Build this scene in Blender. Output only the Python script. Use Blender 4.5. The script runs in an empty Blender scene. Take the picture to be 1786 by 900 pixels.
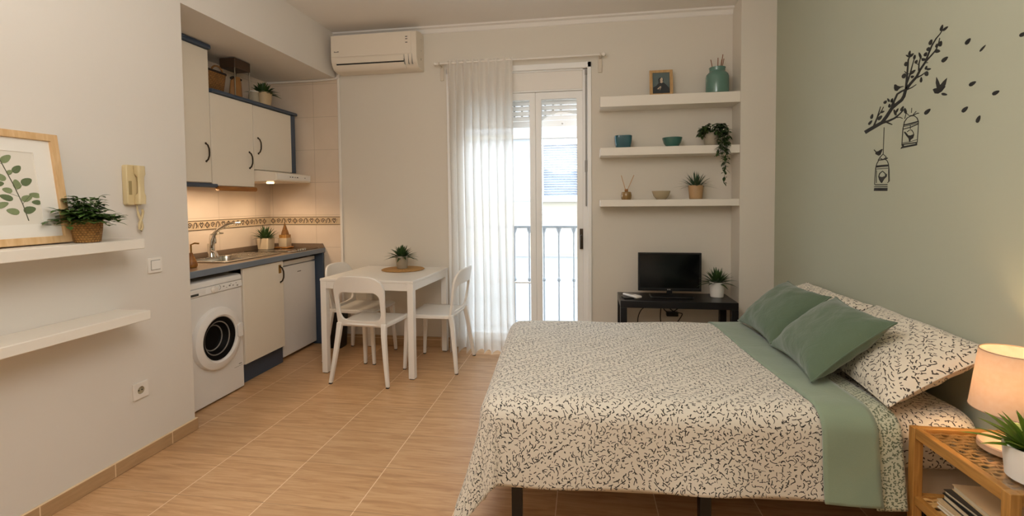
import bpy, bmesh, math, random
from mathutils import Vector, Matrix, noise
from math import sin, cos, pi, radians as rad, hypot
random.seed(7)
SC = bpy.context.scene
COL = SC.collection
W = {}          # world matrix of every root, known without a depsgraph update

# ------------------------------------------------------------------ materials
def srgb(h):
    h = h.lstrip('#'); c = [int(h[i:i+2], 16)/255 for i in (0, 2, 4)]
    return tuple([(x/12.92 if x <= .04045 else ((x+.055)/1.055)**2.4) for x in c] + [1.0])

class NT:
    def __init__(s, name):
        s.m = bpy.data.materials.new(name); s.m.use_nodes = True
        s.t = s.m.node_tree; s.b = s.t.nodes['Principled BSDF']; s.out = s.t.nodes['Material Output']
    def n(s, typ, **kw):
        o = s.t.nodes.new('ShaderNode'+typ)
        for k, v in kw.items():
            if k == 'ins':
                for a, b in v.items():
                    if hasattr(b, 'links') or isinstance(b, bpy.types.NodeSocket): s.t.links.new(b, o.inputs[a])
                    else: o.inputs[a].default_value = b
            else: setattr(o, k, v)
        return o
    def math(s, op, a, b=0.0, c=0.0):
        o = s.n('Math', operation=op)
        for i, x in enumerate((a, b, c)):
            if isinstance(x, bpy.types.NodeSocket): s.t.links.new(x, o.inputs[i])
            else: o.inputs[i].default_value = x
        return o.outputs[0]
    def mix(s, fac, a, b):
        o = s.n('Mix', data_type='RGBA')
        for i, x in ((0, fac), (6, a), (7, b)):
            if isinstance(x, bpy.types.NodeSocket): s.t.links.new(x, o.inputs[i])
            else: o.inputs[i].default_value = x
        return o.outputs[2]
    def link(s, a, b): s.t.links.new(a, b)
    def obj(s): return s.n('TexCoord').outputs['Object']
    def bump(s, h, strength=.2, dist=.002):
        o = s.n('Bump', ins={'Strength': strength, 'Distance': dist, 'Height': h})
        s.link(o.outputs[0], s.b.inputs['Normal'])

def pbr(name, col, rough=.5, metal=0, var=.0, vscale=8, bump=0, bscale=60, coat=0, emit=None, es=0, sub=0):
    k = NT(name); c = srgb(col) if isinstance(col, str) else col
    k.b.inputs['Base Color'].default_value = c
    k.b.inputs['Roughness'].default_value = rough; k.b.inputs['Metallic'].default_value = metal
    if coat: k.b.inputs['Coat Weight'].default_value = coat
    nz = k.n('TexNoise', ins={'Vector': k.obj(), 'Scale': vscale, 'Detail': 3.0})
    d = tuple([x*(1-var) for x in c[:3]]+[1]); l = tuple([min(1, x*(1+var)) for x in c[:3]]+[1])
    k.link(k.mix(nz.outputs[0], d, l), k.b.inputs['Base Color'])
    if bump:
        n2 = k.n('TexNoise', ins={'Vector': k.obj(), 'Scale': bscale, 'Detail': 3.0}); k.bump(n2.outputs[0], bump)
    if emit:
        k.b.inputs['Emission Color'].default_value = srgb(emit); k.b.inputs['Emission Strength'].default_value = es
    return k.m

def wood(name, c1, c2, axis=0, scale=14, rough=.45):
    k = NT(name); mp = k.n('Mapping', ins={'Vector': k.obj()})
    sc = [scale]*3; sc[axis] = scale*.08; mp.inputs['Scale'].default_value = sc
    nz = k.n('TexNoise', ins={'Vector': mp.outputs[0], 'Scale': 4.0, 'Detail': 5.0, 'Distortion': .6})
    r = k.n('ValToRGB', ins={0: nz.outputs[0]})
    r.color_ramp.elements[0].position = .35; r.color_ramp.elements[0].color = srgb(c2)
    r.color_ramp.elements[1].position = .65; r.color_ramp.elements[1].color = srgb(c1)
    k.link(r.outputs[0], k.b.inputs['Base Color']); k.b.inputs['Roughness'].default_value = rough
    k.bump(nz.outputs[0], .08); return k.m

def squiggle(name, base, ink, scale=33, w=.082, rough=.85, length=.46):
    """cloth printed with short curved strokes, one or two in every cell of an irregular grid"""
    k = NT(name); uv = k.n('TexCoord').outputs['UV']
    tot = None
    for off, ln, ww in ((0, length, w), (.5, length*.62, w), (1.13, length*.4, w*1.15)):
        mp = k.n('Mapping', ins={'Vector': uv, 'Location': (off*1.7, off*1.3, 0), 'Scale': (scale, scale, scale)})
        wob = k.n('TexNoise', ins={'Vector': mp.outputs[0], 'Scale': 1.1, 'Detail': 0.0})
        vo = k.n('TexVoronoi', voronoi_dimensions='2D', feature='F1', ins={'Vector': mp.outputs[0], 'Scale': 1.0, 'Randomness': .85})
        d = k.n('VectorMath', operation='SUBTRACT', ins={0: mp.outputs[0], 1: vo.outputs['Position']})
        s = k.n('SeparateXYZ', ins={0: d.outputs[0]}); c = k.n('SeparateColor', ins={0: vo.outputs['Color']})
        a = k.math('MULTIPLY', c.outputs[0], 2*pi); ca = k.math('COSINE', a); sa = k.math('SINE', a)
        xr = k.math('ADD', k.math('MULTIPLY', s.outputs[0], ca), k.math('MULTIPLY', s.outputs[1], sa))
        yr = k.math('SUBTRACT', k.math('MULTIPLY', s.outputs[1], ca), k.math('MULTIPLY', s.outputs[0], sa))
        bend = k.math('MULTIPLY', k.math('SUBTRACT', c.outputs[1], .5), 5.0)
        wb = k.math('MULTIPLY', k.math('SUBTRACT', wob.outputs[0], .5), .35)
        y2 = k.math('ADD', k.math('ADD', yr, k.math('MULTIPLY', bend, k.math('MULTIPLY', xr, xr))), wb)
        m1 = k.math('LESS_THAN', k.math('ABSOLUTE', y2), ww)
        m2 = k.math('LESS_THAN', k.math('ABSOLUTE', xr), k.math('MULTIPLY', k.math('ADD', .35, c.outputs[2]), ln*.85))
        m = k.math('MULTIPLY', m1, m2)
        tot = m if tot is None else k.math('MAXIMUM', tot, m)
    nz = k.n('TexNoise', ins={'Vector': uv, 'Scale': 300.0, 'Detail': 2.0})
    k.link(k.mix(tot, srgb(base), srgb(ink)), k.b.inputs['Base Color'])
    k.b.inputs['Roughness'].default_value = rough
    k.b.inputs['Sheen Weight'].default_value = .25
    k.bump(nz.outputs[0], .12, .001); return k.m

def cloth(name, col, rough=.85, wr=9, ws=.35):
    k = NT(name); uv = k.n('TexCoord').outputs['UV']
    nz = k.n('TexNoise', ins={'Vector': uv, 'Scale': 400.0, 'Detail': 2.0})
    n2 = k.n('TexNoise', ins={'Vector': uv, 'Scale': float(wr), 'Detail': 4.0, 'Distortion': .5})
    c = srgb(col); k.link(k.mix(nz.outputs[0], tuple([x*.86 for x in c[:3]]+[1]), tuple([min(1, x*1.12) for x in c[:3]]+[1])), k.b.inputs['Base Color'])
    k.b.inputs['Roughness'].default_value = rough; k.b.inputs['Sheen Weight'].default_value = .3
    k.bump(n2.outputs[0], ws, .02); return k.m

def floor_mat():
    k = NT('floor_tiles'); o = k.obj(); s = k.n('SeparateXYZ', ins={0: o})
    def cell(x, x0, w):
        q = k.math('DIVIDE', k.math('SUBTRACT', x, x0), w); f = k.math('FRACT', q)
        e = k.math('MULTIPLY', k.math('MINIMUM', f, k.math('SUBTRACT', 1.0, f)), w)
        return k.math('FLOOR', q), e
    ix, ex = cell(s.outputs[0], -1.003, .437); iy, ey = cell(s.outputs[1], 2.590, .344)
    gx = k.math('LESS_THAN', ex, .0022); gy = k.math('LESS_THAN', ey, .0014)
    idv = k.n('CombineXYZ', ins={0: ix, 1: iy}); wn = k.n('TexWhiteNoise', noise_dimensions='3D', ins={0: idv.outputs[0]})
    ad = k.n('VectorMath', operation='MULTIPLY_ADD', ins={0: wn.outputs['Color'], 1: (7, 7, 7), 2: o})
    mp = k.n('Mapping', ins={'Vector': ad.outputs[0], 'Scale': (2.2, 26, 1)})
    nz = k.n('TexNoise', ins={'Vector': mp.outputs[0], 'Scale': 1.6, 'Detail': 6.0, 'Roughness': .62, 'Distortion': .9})
    r = k.n('ValToRGB', ins={0: nz.outputs[0]}); e = r.color_ramp.elements
    e[0].position = .30; e[0].color = srgb('#aa835b'); e[1].position = .62; e[1].color = srgb('#cca67c')
    e.new(.45).color = srgb('#be956b')
    tone = k.math('ADD', .94, k.math('MULTIPLY', wn.outputs['Value'], .12))
    tn = k.n('VectorMath', operation='SCALE', ins={0: r.outputs[0], 'Scale': tone})
    c1 = k.mix(gx, tn.outputs[0], srgb('#e8cfae')); c2 = k.mix(gy, c1, srgb('#9a7a58'))
    k.link(c2, k.b.inputs['Base Color'])
    k.b.inputs['Roughness'].default_value = .33; k.b.inputs['Specular IOR Level'].default_value = .45
    k.link(k.math('ADD', .30, k.math('MULTIPLY', nz.outputs[0], .14)), k.b.inputs['Roughness'])
    g = k.math('SUBTRACT', k.math('MULTIPLY', nz.outputs[0], .15), k.math('MAXIMUM', gx, gy))
    k.bump(g, .25, .001); return k.m

def skirt_mat(axis):
    k = NT('skirting_tile_%d' % axis); s = k.n('SeparateXYZ', ins={0: k.obj()}); x = s.outputs[axis]
    q = k.math('DIVIDE', x, .33); f = k.math('FRACT', q)
    g = k.math('LESS_THAN', k.math('MINIMUM', f, k.math('SUBTRACT', 1.0, f)), .008)
    top = k.math('LESS_THAN', k.math('ABSOLUTE', k.math('SUBTRACT', s.outputs[2], .070)), .0022)
    mp = k.n('Mapping', ins={'Vector': k.obj(), 'Scale': (9, 9, 60)})
    nz = k.n('TexNoise', ins={'Vector': mp.outputs[0], 'Scale': 1.0, 'Detail': 5.0})
    c = k.mix(nz.outputs[0], srgb('#9f8059'), srgb('#c3a079'))
    c = k.mix(k.math('MAXIMUM', g, top), c, srgb('#e3caa4'))
    k.link(c, k.b.inputs['Base Color']); k.b.inputs['Roughness'].default_value = .4; return k.m

def wall_mat(name, col):
    k = NT(name); c = srgb(col)
    nz = k.n('TexNoise', ins={'Vector': k.obj(), 'Scale': 90.0, 'Detail': 4.0}); n2 = k.n('TexNoise', ins={'Vector': k.obj(), 'Scale': 1.3, 'Detail': 2.0})
    k.link(k.mix(n2.outputs[0], tuple([x*.97 for x in c[:3]]+[1]), c), k.b.inputs['Base Color'])
    k.b.inputs['Roughness'].default_value = .8; k.bump(nz.outputs[0], .06, .002); return k.m

def kitchen_tile(name, axis):
    """cream wall tiles 20 x 31 cm with a soft lustre, laid on the world grid"""
    k = NT(name); s = k.n('SeparateXYZ', ins={0: k.obj()})
    def edge(x, x0, w):
        f = k.math('FRACT', k.math('DIVIDE', k.math('SUBTRACT', x, x0), w))
        return k.math('MULTIPLY', k.math('MINIMUM', f, k.math('SUBTRACT', 1.0, f)), w)
    e = k.math('MINIMUM', edge(s.outputs[axis], -2.55 if axis == 0 else 4.02, .45), edge(s.outputs[2], 1.235, .31))
    g = k.math('LESS_THAN', e, .0016)
    nz = k.n('TexNoise', ins={'Vector': k.obj(), 'Scale': 5.0, 'Detail': 3.0})
    c = k.mix(nz.outputs[0], srgb('#d3c0aa'), srgb('#e0d0bd'))
    k.link(k.mix(g, c, srgb('#b8a690')), k.b.inputs['Base Color'])
    k.b.inputs['Roughness'].default_value = .28
    k.bump(k.math('MULTIPLY', k.math('MINIMUM', e, .004), 250.0), .3, .001); return k.m

def wicker(name, c1, c2, sc=90):
    k = NT(name); o = k.obj()
    s = k.n('SeparateXYZ', ins={0: o})
    ang = k.math('ARCTAN2', s.outputs[1], s.outputs[0])
    a = k.math('SINE', k.math('MULTIPLY', ang, 26.0)); row = k.math('FLOOR', k.math('MULTIPLY', s.outputs[2], float(sc)))
    sg = k.math('SUBTRACT', k.math('MULTIPLY', k.math('MODULO', row, 2.0), 2.0), 1.0)
    wv = k.math('MULTIPLY', a, sg)
    rz = k.math('SINE', k.math('MULTIPLY', k.math('FRACT', k.math('MULTIPLY', s.outputs[2], float(sc))), pi))
    h = k.math('MULTIPLY', k.math('ADD', .6, k.math('MULTIPLY', wv, .4)), rz)
    nz = k.n('TexNoise', ins={'Vector': o, 'Scale': 40.0, 'Detail': 3.0})
    k.link(k.mix(k.math('MULTIPLY', k.math('ADD', h, nz.outputs[0]), .62), srgb(c2), srgb(c1)), k.b.inputs['Base Color'])
    k.b.inputs['Roughness'].default_value = .7; k.bump(h, .8, .004); return k.m

def leafmat(name, c1, c2, scale=25):
    k = NT(name); nz = k.n('TexNoise', ins={'Vector': k.obj(), 'Scale': float(scale), 'Detail': 2.0})
    k.link(k.mix(nz.outputs[0], srgb(c1), srgb(c2)), k.b.inputs['Base Color']); k.b.inputs['Roughness'].default_value = .42
    tr = k.n('BsdfTranslucent', ins={'Color': srgb(c2)}); mx = k.n('MixShader', ins={0: .12, 1: k.b.outputs[0], 2: tr.outputs[0]})
    k.link(mx.outputs[0], k.out.inputs[0]); return k.m

def glass(name, tint='#ffffff', refl=.06, rough=.0):
    k = NT(name); t = k.n('BsdfTransparent', ins={'Color': srgb(tint)})
    g = k.n('BsdfGlossy', ins={'Roughness': rough}); fr = k.n('LayerWeight', ins={'Blend': .25})
    f = k.math('MULTIPLY', k.math('ADD', fr.outputs['Fresnel'], .02), refl*10)
    mx = k.n('MixShader', ins={0: k.math('MINIMUM', f, 1.0), 1: t.outputs[0], 2: g.outputs[0]})
    k.link(mx.outputs[0], k.out.inputs[0]); return k.m

def sheer(name):
    k = NT(name); c = srgb('#f4f0ea')
    d = k.n('BsdfDiffuse', ins={'Color': c}); tl = k.n('BsdfTranslucent', ins={'Color': c}); tp = k.n('BsdfTransparent', ins={'Color': (1, 1, 1, 1)})
    m1 = k.n('MixShader', ins={0: .55, 1: d.outputs[0], 2: tl.outputs[0]})
    uv = k.n('TexCoord').outputs['UV']; nz = k.n('TexNoise', ins={'Vector': uv, 'Scale': 120.0, 'Detail': 2.0})
    m2 = k.n('MixShader', ins={0: k.math('ADD', .08, k.math('MULTIPLY', nz.outputs[0], .10)), 1: m1.outputs[0], 2: tp.outputs[0]})
    k.link(m2.outputs[0], k.out.inputs[0]); return k.m

def shade_mat():
    k = NT('lampshade_linen'); c = srgb('#f7e6d4')
    nz = k.n('TexNoise', ins={'Vector': k.obj(), 'Scale': 60.0, 'Detail': 4.0})
    cc = k.mix(nz.outputs[0], srgb('#f0dcc6'), srgb('#fbefe2'))
    d = k.n('BsdfDiffuse', ins={'Color': cc}); t = k.n('BsdfTranslucent', ins={'Color': cc})
    m = k.n('MixShader', ins={0: .65, 1: d.outputs[0], 2: t.outputs[0]}); k.link(m.outputs[0], k.out.inputs[0]); return k.m

def emis(name, col, st):
    k = NT(name); e = k.n('Emission', ins={'Color': srgb(col), 'Strength': st}); k.link(e.outputs[0], k.out.inputs[0]); return k.m

M = dict(
 white_wall=wall_mat('painted_plaster', '#dcd6cd'), back_wall=wall_mat('painted_plaster_back', '#d8d1c4'), ceil=wall_mat('painted_ceiling', '#e4dfd8'),
 green_wall=wall_mat('sage_paint', '#adb09c'), floor=floor_mat(), skx=skirt_mat(0), sky=skirt_mat(1),
 tile_x=kitchen_tile('cream_tile_back', 0), tile_y=kitchen_tile('cream_tile_side', 1),
 border=pbr('border_tile', '#c9b393', .3, var=.06), ink=pbr('border_ink', '#2a1c18', .4), ochre=pbr('border_ochre', '#9a7a55', .4),
 cream=pbr('cream_laminate', '#e8dfcf', .22, var=.02), blue=pbr('blue_laminate', '#39475a', .35, var=.06), honey=wood('honey_wood', '#a8702f', '#8a5520', 1),
 top=pbr('worktop_brown', '#75624f', .30, var=.16, vscale=70), edge=pbr('worktop_edge', '#6c7784', .35, var=.08),
 steel=pbr('brushed_steel', '#b9b3a8', .25, 1), chrome=pbr('chrome', '#d8d4cc', .10, 1), dsteel=pbr('dark_steel', '#4a4239', .3, .9), brass=pbr('brass', '#b08a4a', .3, .9),
 white=pbr('white_enamel', '#e6e3df', .3, var=.015), wplastic=pbr('white_plastic', '#e5dfd6', .38, var=.015), ac=pbr('ac_plastic', '#dfd4c3', .4, var=.01),
 lacquer=pbr('white_lacquer', '#e9e5de', .3, var=.01), shelf=pbr('shelf_white', '#e6dfd3', .45, var=.015),
 black=pbr('black_plastic', '#0c0c0d', .35), blackw=pbr('black_brown_laminate', '#171414', .35, var=.1), screen=pbr('tv_screen', '#060607', .12),
 grey=pbr('grey_plastic', '#8b8780', .45), dark=pbr('shadow_gap', '#15120f', .8), rubber=pbr('rubber', '#1f1e1c', .6), ltxt=pbr('light_print', '#d9d7d2', .5), dtxt=pbr('dark_print', '#33302c', .5),
 alum=pbr('white_pvc', '#ecebe8', .35, var=.01), glass=glass('window_glass'), sheer=sheer('sheer_voile'),
 pine=wood('pale_pine', '#d9b88a', '#c9a271', 2, 12, .5), pineh=wood('pale_pine_h', '#d9b88a', '#c9a271', 1, 12, .5), oak=wood('oak_frame', '#c59f6b', '#b08a58', 2, 20, .5),
 bamboo_y=wood('bamboo_y', '#b58444', '#96682f', 1, 18, .35), bamboo_x=wood('bamboo_x', '#b58444', '#96682f', 0, 18, .35), bamboo_z=wood('bamboo_z', '#b58444', '#96682f', 2, 18, .35),
 paper=pbr('art_paper', '#ded8cc', .7, var=.02), mat_board=pbr('mat_board', '#e6e2d9', .7), leafA=pbr('print_leaf', '#7d8a63', .8, var=.25, vscale=40), leafB=pbr('print_leaf_dark', '#5f6e4b', .8, var=.2, vscale=40), stem=pbr('print_stem', '#54563f', .8),
 wicker=wicker('wicker', '#b0803f', '#5a3a16', 95), wicker2=wicker('wicker_dark', '#94652c', '#4a2d10', 70), rope=wicker('jute_mat', '#c79a5e', '#9a7038', 160),
 soil=pbr('soil', '#2a2018', .95, var=.4, vscale=80, bump=.5),
 lf_dark=leafmat('leaf_dark', '#22351c', '#46612f'), lf_mid=leafmat('leaf_mid', '#2c4620', '#5c7a38'), lf_blue=leafmat('leaf_blue', '#2a3c2c', '#4f6a4c'), lf_lime=leafmat('leaf_lime', '#3a5a1a', '#76962f'),
 pot_beige=pbr('pot_beige', '#c8ae88', .6, var=.08, vscale=25), pot_grey=pbr('pot_stone', '#a59a86', .7, var=.08, vscale=40), pot_white=pbr('pot_white', '#e2ded6', .45, var=.02), pot_clay=pbr('pot_bamboo', '#b08d64', .55, var=.12, vscale=20), pot_cream=pbr('pot_cream', '#d3bd9b', .5, var=.04),
 teal=pbr('teal_glaze', '#5b7f73', .22, var=.06, coat=.4), blueg=pbr('petrol_glaze', '#1f5560', .15, var=.1, coat=.6), tealb=pbr('teal_dark_glaze', '#2f6259', .18, var=.1, coat=.6), sand=pbr('sand_glaze', '#a99a7c', .25, var=.08, coat=.4), amber=pbr('brown_glass', '#8a6c3f', .15, var=.1, coat=.5),
 reed=pbr('reed', '#b98a58', .7), reedd=pbr('reed_dark', '#8c5a3a', .7),
 duvet=squiggle('duvet_print', '#d0c8b9', '#1d1a15', 40, .066, .85, .55), pillow=squiggle('pillow_print', '#dbd1be', '#3a3128', 35, .066), fitted=squiggle('fitted_print', '#dbd1be', '#3a3128', 33, .066),
 greenprint=squiggle('sheet_reverse_print', '#b9bba3', '#5d6650', 62, .14), sheet=cloth('sage_sheet', '#7f8f78', .8, 7, .25), sheetl=cloth('pale_sage_sheet', '#a3a892', .8, 7, .2), cushion=cloth('green_cushion', '#51634c', .8, 11, .5),
 base=cloth('bed_base_fabric', '#b8aa95', .9), decal=pbr('black_vinyl', '#161613', .55), decalg=pbr('decal_grey', '#6e6c60', .55),
 railing=pbr('railing_paint', '#8f9296', .4), facade=wall_mat('facade_render', '#7a7876'), facade2=wall_mat('facade_cream', '#7c7262'), blind=pbr('blind_slats', '#666971', .5), cane=pbr('cane', '#d0a566', .5, var=.2, vscale=60), tileext=pbr('balcony_tile', '#6f685e', .6),
 shade=shade_mat(), bulb=emis('bulb_glow', '#ffc98a', 14), phone=pbr('aged_plastic', '#d2bf93', .4, var=.03), cork=pbr('lamp_foot', '#b3957a', .55, var=.05),
 pageA=pbr('book_pages', '#cfc2a8', .8), cov1=pbr('book_dark', '#23211f', .4), cov2=pbr('book_cream', '#c8ad86', .5), cov3=pbr('book_white', '#ddd6c8', .5), cov4=pbr('book_brown', '#3a2c22', .45),
 pic_bg=pbr('print_grey', '#5c6a68', .6, var=.2, vscale=20), pic_dk=pbr('print_dark', '#2b2f31', .6, var=.2, vscale=40), pic_lt=pbr('print_pale', '#cdb9a0', .6), bronze=pbr('bronze_lantern', '#4d3a2a', .45, .3),
 lid=glass('cooktop_glass', '#222222', .06), bracket=pbr('bracket_beige', '#cdc2b1', .5), drumg=pbr('door_glass', '#0e0c0b', .6), hobg=pbr('hob_glass', '#141110', .08, coat=.6), display=pbr('display', '#3a3a33', .2),
)

# ------------------------------------------------------------------ mesh builder
class B:
    def __init__(s): s.v = []; s.f = []; s.uv = {}; s.mi = []; s.cur = 0
    def add(s, vs, fs, uvs=None):
        o = len(s.v); s.v += [Vector(p) for p in vs]
        if uvs:
            for i, u in enumerate(uvs): s.uv[o+i] = u
        for f in fs: s.f.append([o+i for i in f]); s.mi.append(s.cur)
        return s
    def box(s, x0, x1, y0, y1, z0, z1, mtx=None):
        p = [Vector((x, y, z)) for x in (x0, x1) for y in (y0, y1) for z in (z0, z1)]
        if mtx: p = [mtx @ q for q in p]
        return s.add(p, [(0, 1, 3, 2), (4, 6, 7, 5), (0, 4, 5, 1), (2, 3, 7, 6), (0, 2, 6, 4), (1, 5, 7, 3)])
    def rings(s, rings, closed=True, cap0=True, cap1=True):
        n = len(rings[0]); vs = [p for r in rings for p in r]; fs = []
        for i in range(len(rings)-1):
            for j in range(n if closed else n-1):
                k = (j+1) % n; fs.append((i*n+j, i*n+k, (i+1)*n+k, (i+1)*n+j))
        if cap0: fs.append(tuple(range(n))[::-1])
        if cap1: fs.append(tuple((len(rings)-1)*n+j for j in range(n)))
        return s.add(vs, fs)
    def lathe(s, c, prof, n=32, cap0=True, cap1=True, axis='z', sx=1, sy=1):
        R = []
        for r, z in prof:
            ring = []
            for j in range(n):
                a = 2*pi*j/n; u, v = r*cos(a)*sx, r*sin(a)*sy
                ring.append({'z': (c[0]+u, c[1]+v, c[2]+z), 'x': (c[0]+z, c[1]+u, c[2]+v), 'y': (c[0]-u, c[1]+z, c[2]+v)}[axis])
            R.append(ring)
        return s.rings(R, True, cap0, cap1)
    def tube(s, pts, r, n=8, cap=True):
        pts = [Vector(p) for p in pts]; rs = r if isinstance(r, (list, tuple)) else [r]*len(pts); R = []; up = None
        for i, p in enumerate(pts):
            d = (pts[min(i+1, len(pts)-1)]-pts[max(i-1, 0)]).normalized()
            if up is None: up = Vector((0, 0, 1)) if abs(d.z) < .9 else Vector((0, 1, 0))
            a = d.cross(up).normalized(); up = a.cross(d).normalized()
            R.append([p+a*rs[i]*cos(2*pi*j/n)+up*rs[i]*sin(2*pi*j/n) for j in range(n)])
        return s.rings(R, True, cap, cap)
    def bar(s, pts, w, h, side=(1, 0, 0)):
        """rectangular section swept along pts; w along 'side', h across"""
        pts = [Vector(p) for p in pts]; R = []; sd = Vector(side).normalized()
        ws = w if isinstance(w, (list, tuple)) else [w]*len(pts); hs = h if isinstance(h, (list, tuple)) else [h]*len(pts)
        for i, p in enumerate(pts):
            d = (pts[min(i+1, len(pts)-1)]-pts[max(i-1, 0)]).normalized(); q = d.cross(sd).normalized(); q2 = sd
            a, b = ws[i]/2, hs[i]/2
            R.append([p+q2*a+q*b, p-q2*a+q*b, p-q2*a-q*b, p+q2*a-q*b])
        return s.rings(R)
    def prism(s, poly, f0, f1):
        """polygon of 2-D points, mapped by f0 and f1 to its two faces"""
        n = len(poly); vs = [f0(*p) for p in poly]+[f1(*p) for p in poly]
        return s.add(vs, [tuple(range(n))[::-1], tuple(range(n, 2*n))]+[(i, (i+1) % n, n+(i+1) % n, n+i) for i in range(n)])
    def frame(s, outer, inner, f0, f1):
        """ring between two loops of equal length, with thickness"""
        n = len(outer); vs = [f0(*p) for p in outer]+[f0(*p) for p in inner]+[f1(*p) for p in outer]+[f1(*p) for p in inner]; fs = []
        for i in range(n):
            j = (i+1) % n
            fs += [(i, n+i, n+j, j), (2*n+i, 2*n+j, 3*n+j, 3*n+i), (i, j, 2*n+j, 2*n+i), (n+i, 3*n+i, 3*n+j, n+j)]
        return s.add(vs, fs)
    def grid(s, fn, us, vs_, uvf=None, wrap=False):
        P = []; U = []
        for u in us:
            for v in vs_:
                P.append(fn(u, v)); U.append(uvf(u, v) if uvf else (u, v))
        n = len(vs_); m = len(us); fs = [(i*n+j, (i+1)*n+j, (i+1)*n+j+1, i*n+j+1) for i in range(m-1) for j in range(n-1)]
        return s.add(P, fs, U)

def lin(a, b, n): return [a+(b-a)*i/(n-1) for i in range(n)]

def rrect(x0, x1, y0, y1, r, n=6):
    o = []
    for cx, cy, a0 in ((x1-r, y1-r, 0), (x0+r, y1-r, 90), (x0+r, y0+r, 180), (x1-r, y0+r, 270)):
        for i in range(n+1):
            a = rad(a0+90*i/n); o.append((cx+r*cos(a), cy+r*sin(a)))
    return o

def tag(o, label=None, cat=None, group=None, kind=None):
    if label: o['label'] = label
    if cat: o['category'] = cat
    if group: o['group'] = group
    if kind: o['kind'] = kind
    return o

def thing(name, label, cat, loc, rz=0, group=None):
    o = bpy.data.objects.new(name, None); COL.objects.link(o); o.empty_display_size = .1
    o.location = loc; o.rotation_euler = (0, 0, rz); W[o] = Matrix.Translation(loc) @ Matrix.Rotation(rz, 4, 'Z')
    return tag(o, label, cat, group)

def obj(name, b, mats, parent=None, label=None, local=False, bevel=0, smooth=35, solid=0, sub=0, loc=None, seg=2):
    me = bpy.data.meshes.new(name)
    if parent is not None:
        mtx = W[parent]; T = Matrix() if local else mtx.inverted()
    else:
        if loc is None:
            xs = [p.x for p in b.v]; ys = [p.y for p in b.v]; zs = [p.z for p in b.v]
            loc = ((min(xs)+max(xs))/2, (min(ys)+max(ys))/2, min(zs))
        mtx = Matrix.Translation(loc); T = mtx.inverted()
    me.from_pydata([tuple(T @ p) for p in b.v], [], b.f)
    if not isinstance(mats, (list, tuple)): mats = [mats]
    for m in mats: me.materials.append(m)
    if len(mats) > 1:
        me.polygons.foreach_set('material_index', b.mi)
    if b.uv:
        ul = me.uv_layers.new(name='UVMap')
        for l in me.loops: ul.data[l.index].uv = b.uv.get(l.vertex_index, (0, 0))
    bm = bmesh.new(); bm.from_mesh(me); bmesh.ops.recalc_face_normals(bm, faces=bm.faces); bm.to_mesh(me); bm.free()
    me.update()
    if smooth:
        me.polygons.foreach_set('use_smooth', [True]*len(me.polygons)); me.set_sharp_from_angle(angle=rad(smooth))
    o = bpy.data.objects.new(name, me); COL.objects.link(o)
    if parent is not None: o.parent = parent
    else: o.location = loc
    W[o] = mtx
    if solid:
        md = o.modifiers.new('thickness', 'SOLIDIFY'); md.thickness = solid; md.offset = -1
    if bevel:
        md = o.modifiers.new('bevel', 'BEVEL'); md.width = bevel; md.segments = seg; md.limit_method = 'ANGLE'; md.angle_limit = rad(40)
    if sub:
        md = o.modifiers.new('sub', 'SUBSURF'); md.levels = sub; md.render_levels = sub
    if label: o['label'] = label
    return o

def one(name, b, mats, label, cat, group=None, **kw):
    return tag(obj(name, b, mats, None, **kw), label, cat, group)

def struct(name, b, mats, parent=None, **kw):
    o = obj(name, b, mats, parent, **kw)
    if parent is None: o['kind'] = 'structure'
    return o

def dup(root, loc, rz, label):
    r = root.copy(); COL.objects.link(r); r.location = loc; r.rotation_euler = (0, 0, rz); r['label'] = label
    W[r] = Matrix.Translation(loc) @ Matrix.Rotation(rz, 4, 'Z')
    for ch in list(root.children):
        c = ch.copy(); COL.objects.link(c); c.parent = r
        for g in list(ch.children):
            d = g.copy(); COL.objects.link(d); d.parent = c
    return r

def bx(*a): return B().box(*a)
def each(name, boxes, m, parent, **kw): return [obj(name, B().box(*q), m, parent, **kw) for q in boxes]
M['drumg'].node_tree.nodes['Principled BSDF'].inputs['Specular IOR Level'].default_value = .12

# ------------------------------------------------------------------ the room (X right, Y away from the camera, Z up; metres)
XL, XK, XR, YB, YN, ZC, ZS = -2.31, -3.03, 1.475, 4.23, -1.9, 2.93, 2.515
O0 = (0, 0, 0)
struct('floor', bx(XK-.1, XR+.1, YN-.1, YB+.02, -.12, 0), M['floor'], loc=O0)
struct('ceiling', bx(XK-.1, XR+.2, YN-.1, YB+.3, ZC, ZC+.1), M['ceil'], loc=O0)
struct('wall_left', bx(XL-.12, XL, YN-.1, 2.48, 0, ZC), M['white_wall'], loc=O0)
struct('wall_soffit', bx(XK-.1, XL, 2.48, YB, ZS, ZC), M['white_wall'], loc=O0)
b = bx(XK-.1, XK, 2.2, YB+.1, 0, ZS)
struct('wall_kitchen', b, M['tile_y'], loc=O0)
struct('wall_recess', bx(XK-.1, XL-.12, 2.36, 2.48, 0, ZS), M['white_wall'], loc=O0)
struct('wall_back_tiled', bx(XK-.1, -2.285, YB, YB+.28, 0, ZS), M['tile_x'], loc=O0)
DX0, DX1, DZ = -1.185, .03, 2.52          # balcony door opening
b = B(); b.box(-2.285, DX0, YB, YB+.28, 0, ZC); b.box(DX0, DX1, YB, YB+.28, DZ, ZC); b.box(DX1, XR+.2, YB, YB+.28, 0, ZC); b.box(XK-.1, -2.285, YB, YB+.28, ZS, ZC)
struct('wall_back', b, M['back_wall'], loc=O0)
struct('wall_pillar', bx(1.216, XR+.1, 4.006, YB, 0, ZC), M['back_wall'], loc=O0, bevel=.003)
struct('wall_right', bx(XR, XR+.1, YN-.1, 4.006, 0, ZC), M['green_wall'], loc=O0)
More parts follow.
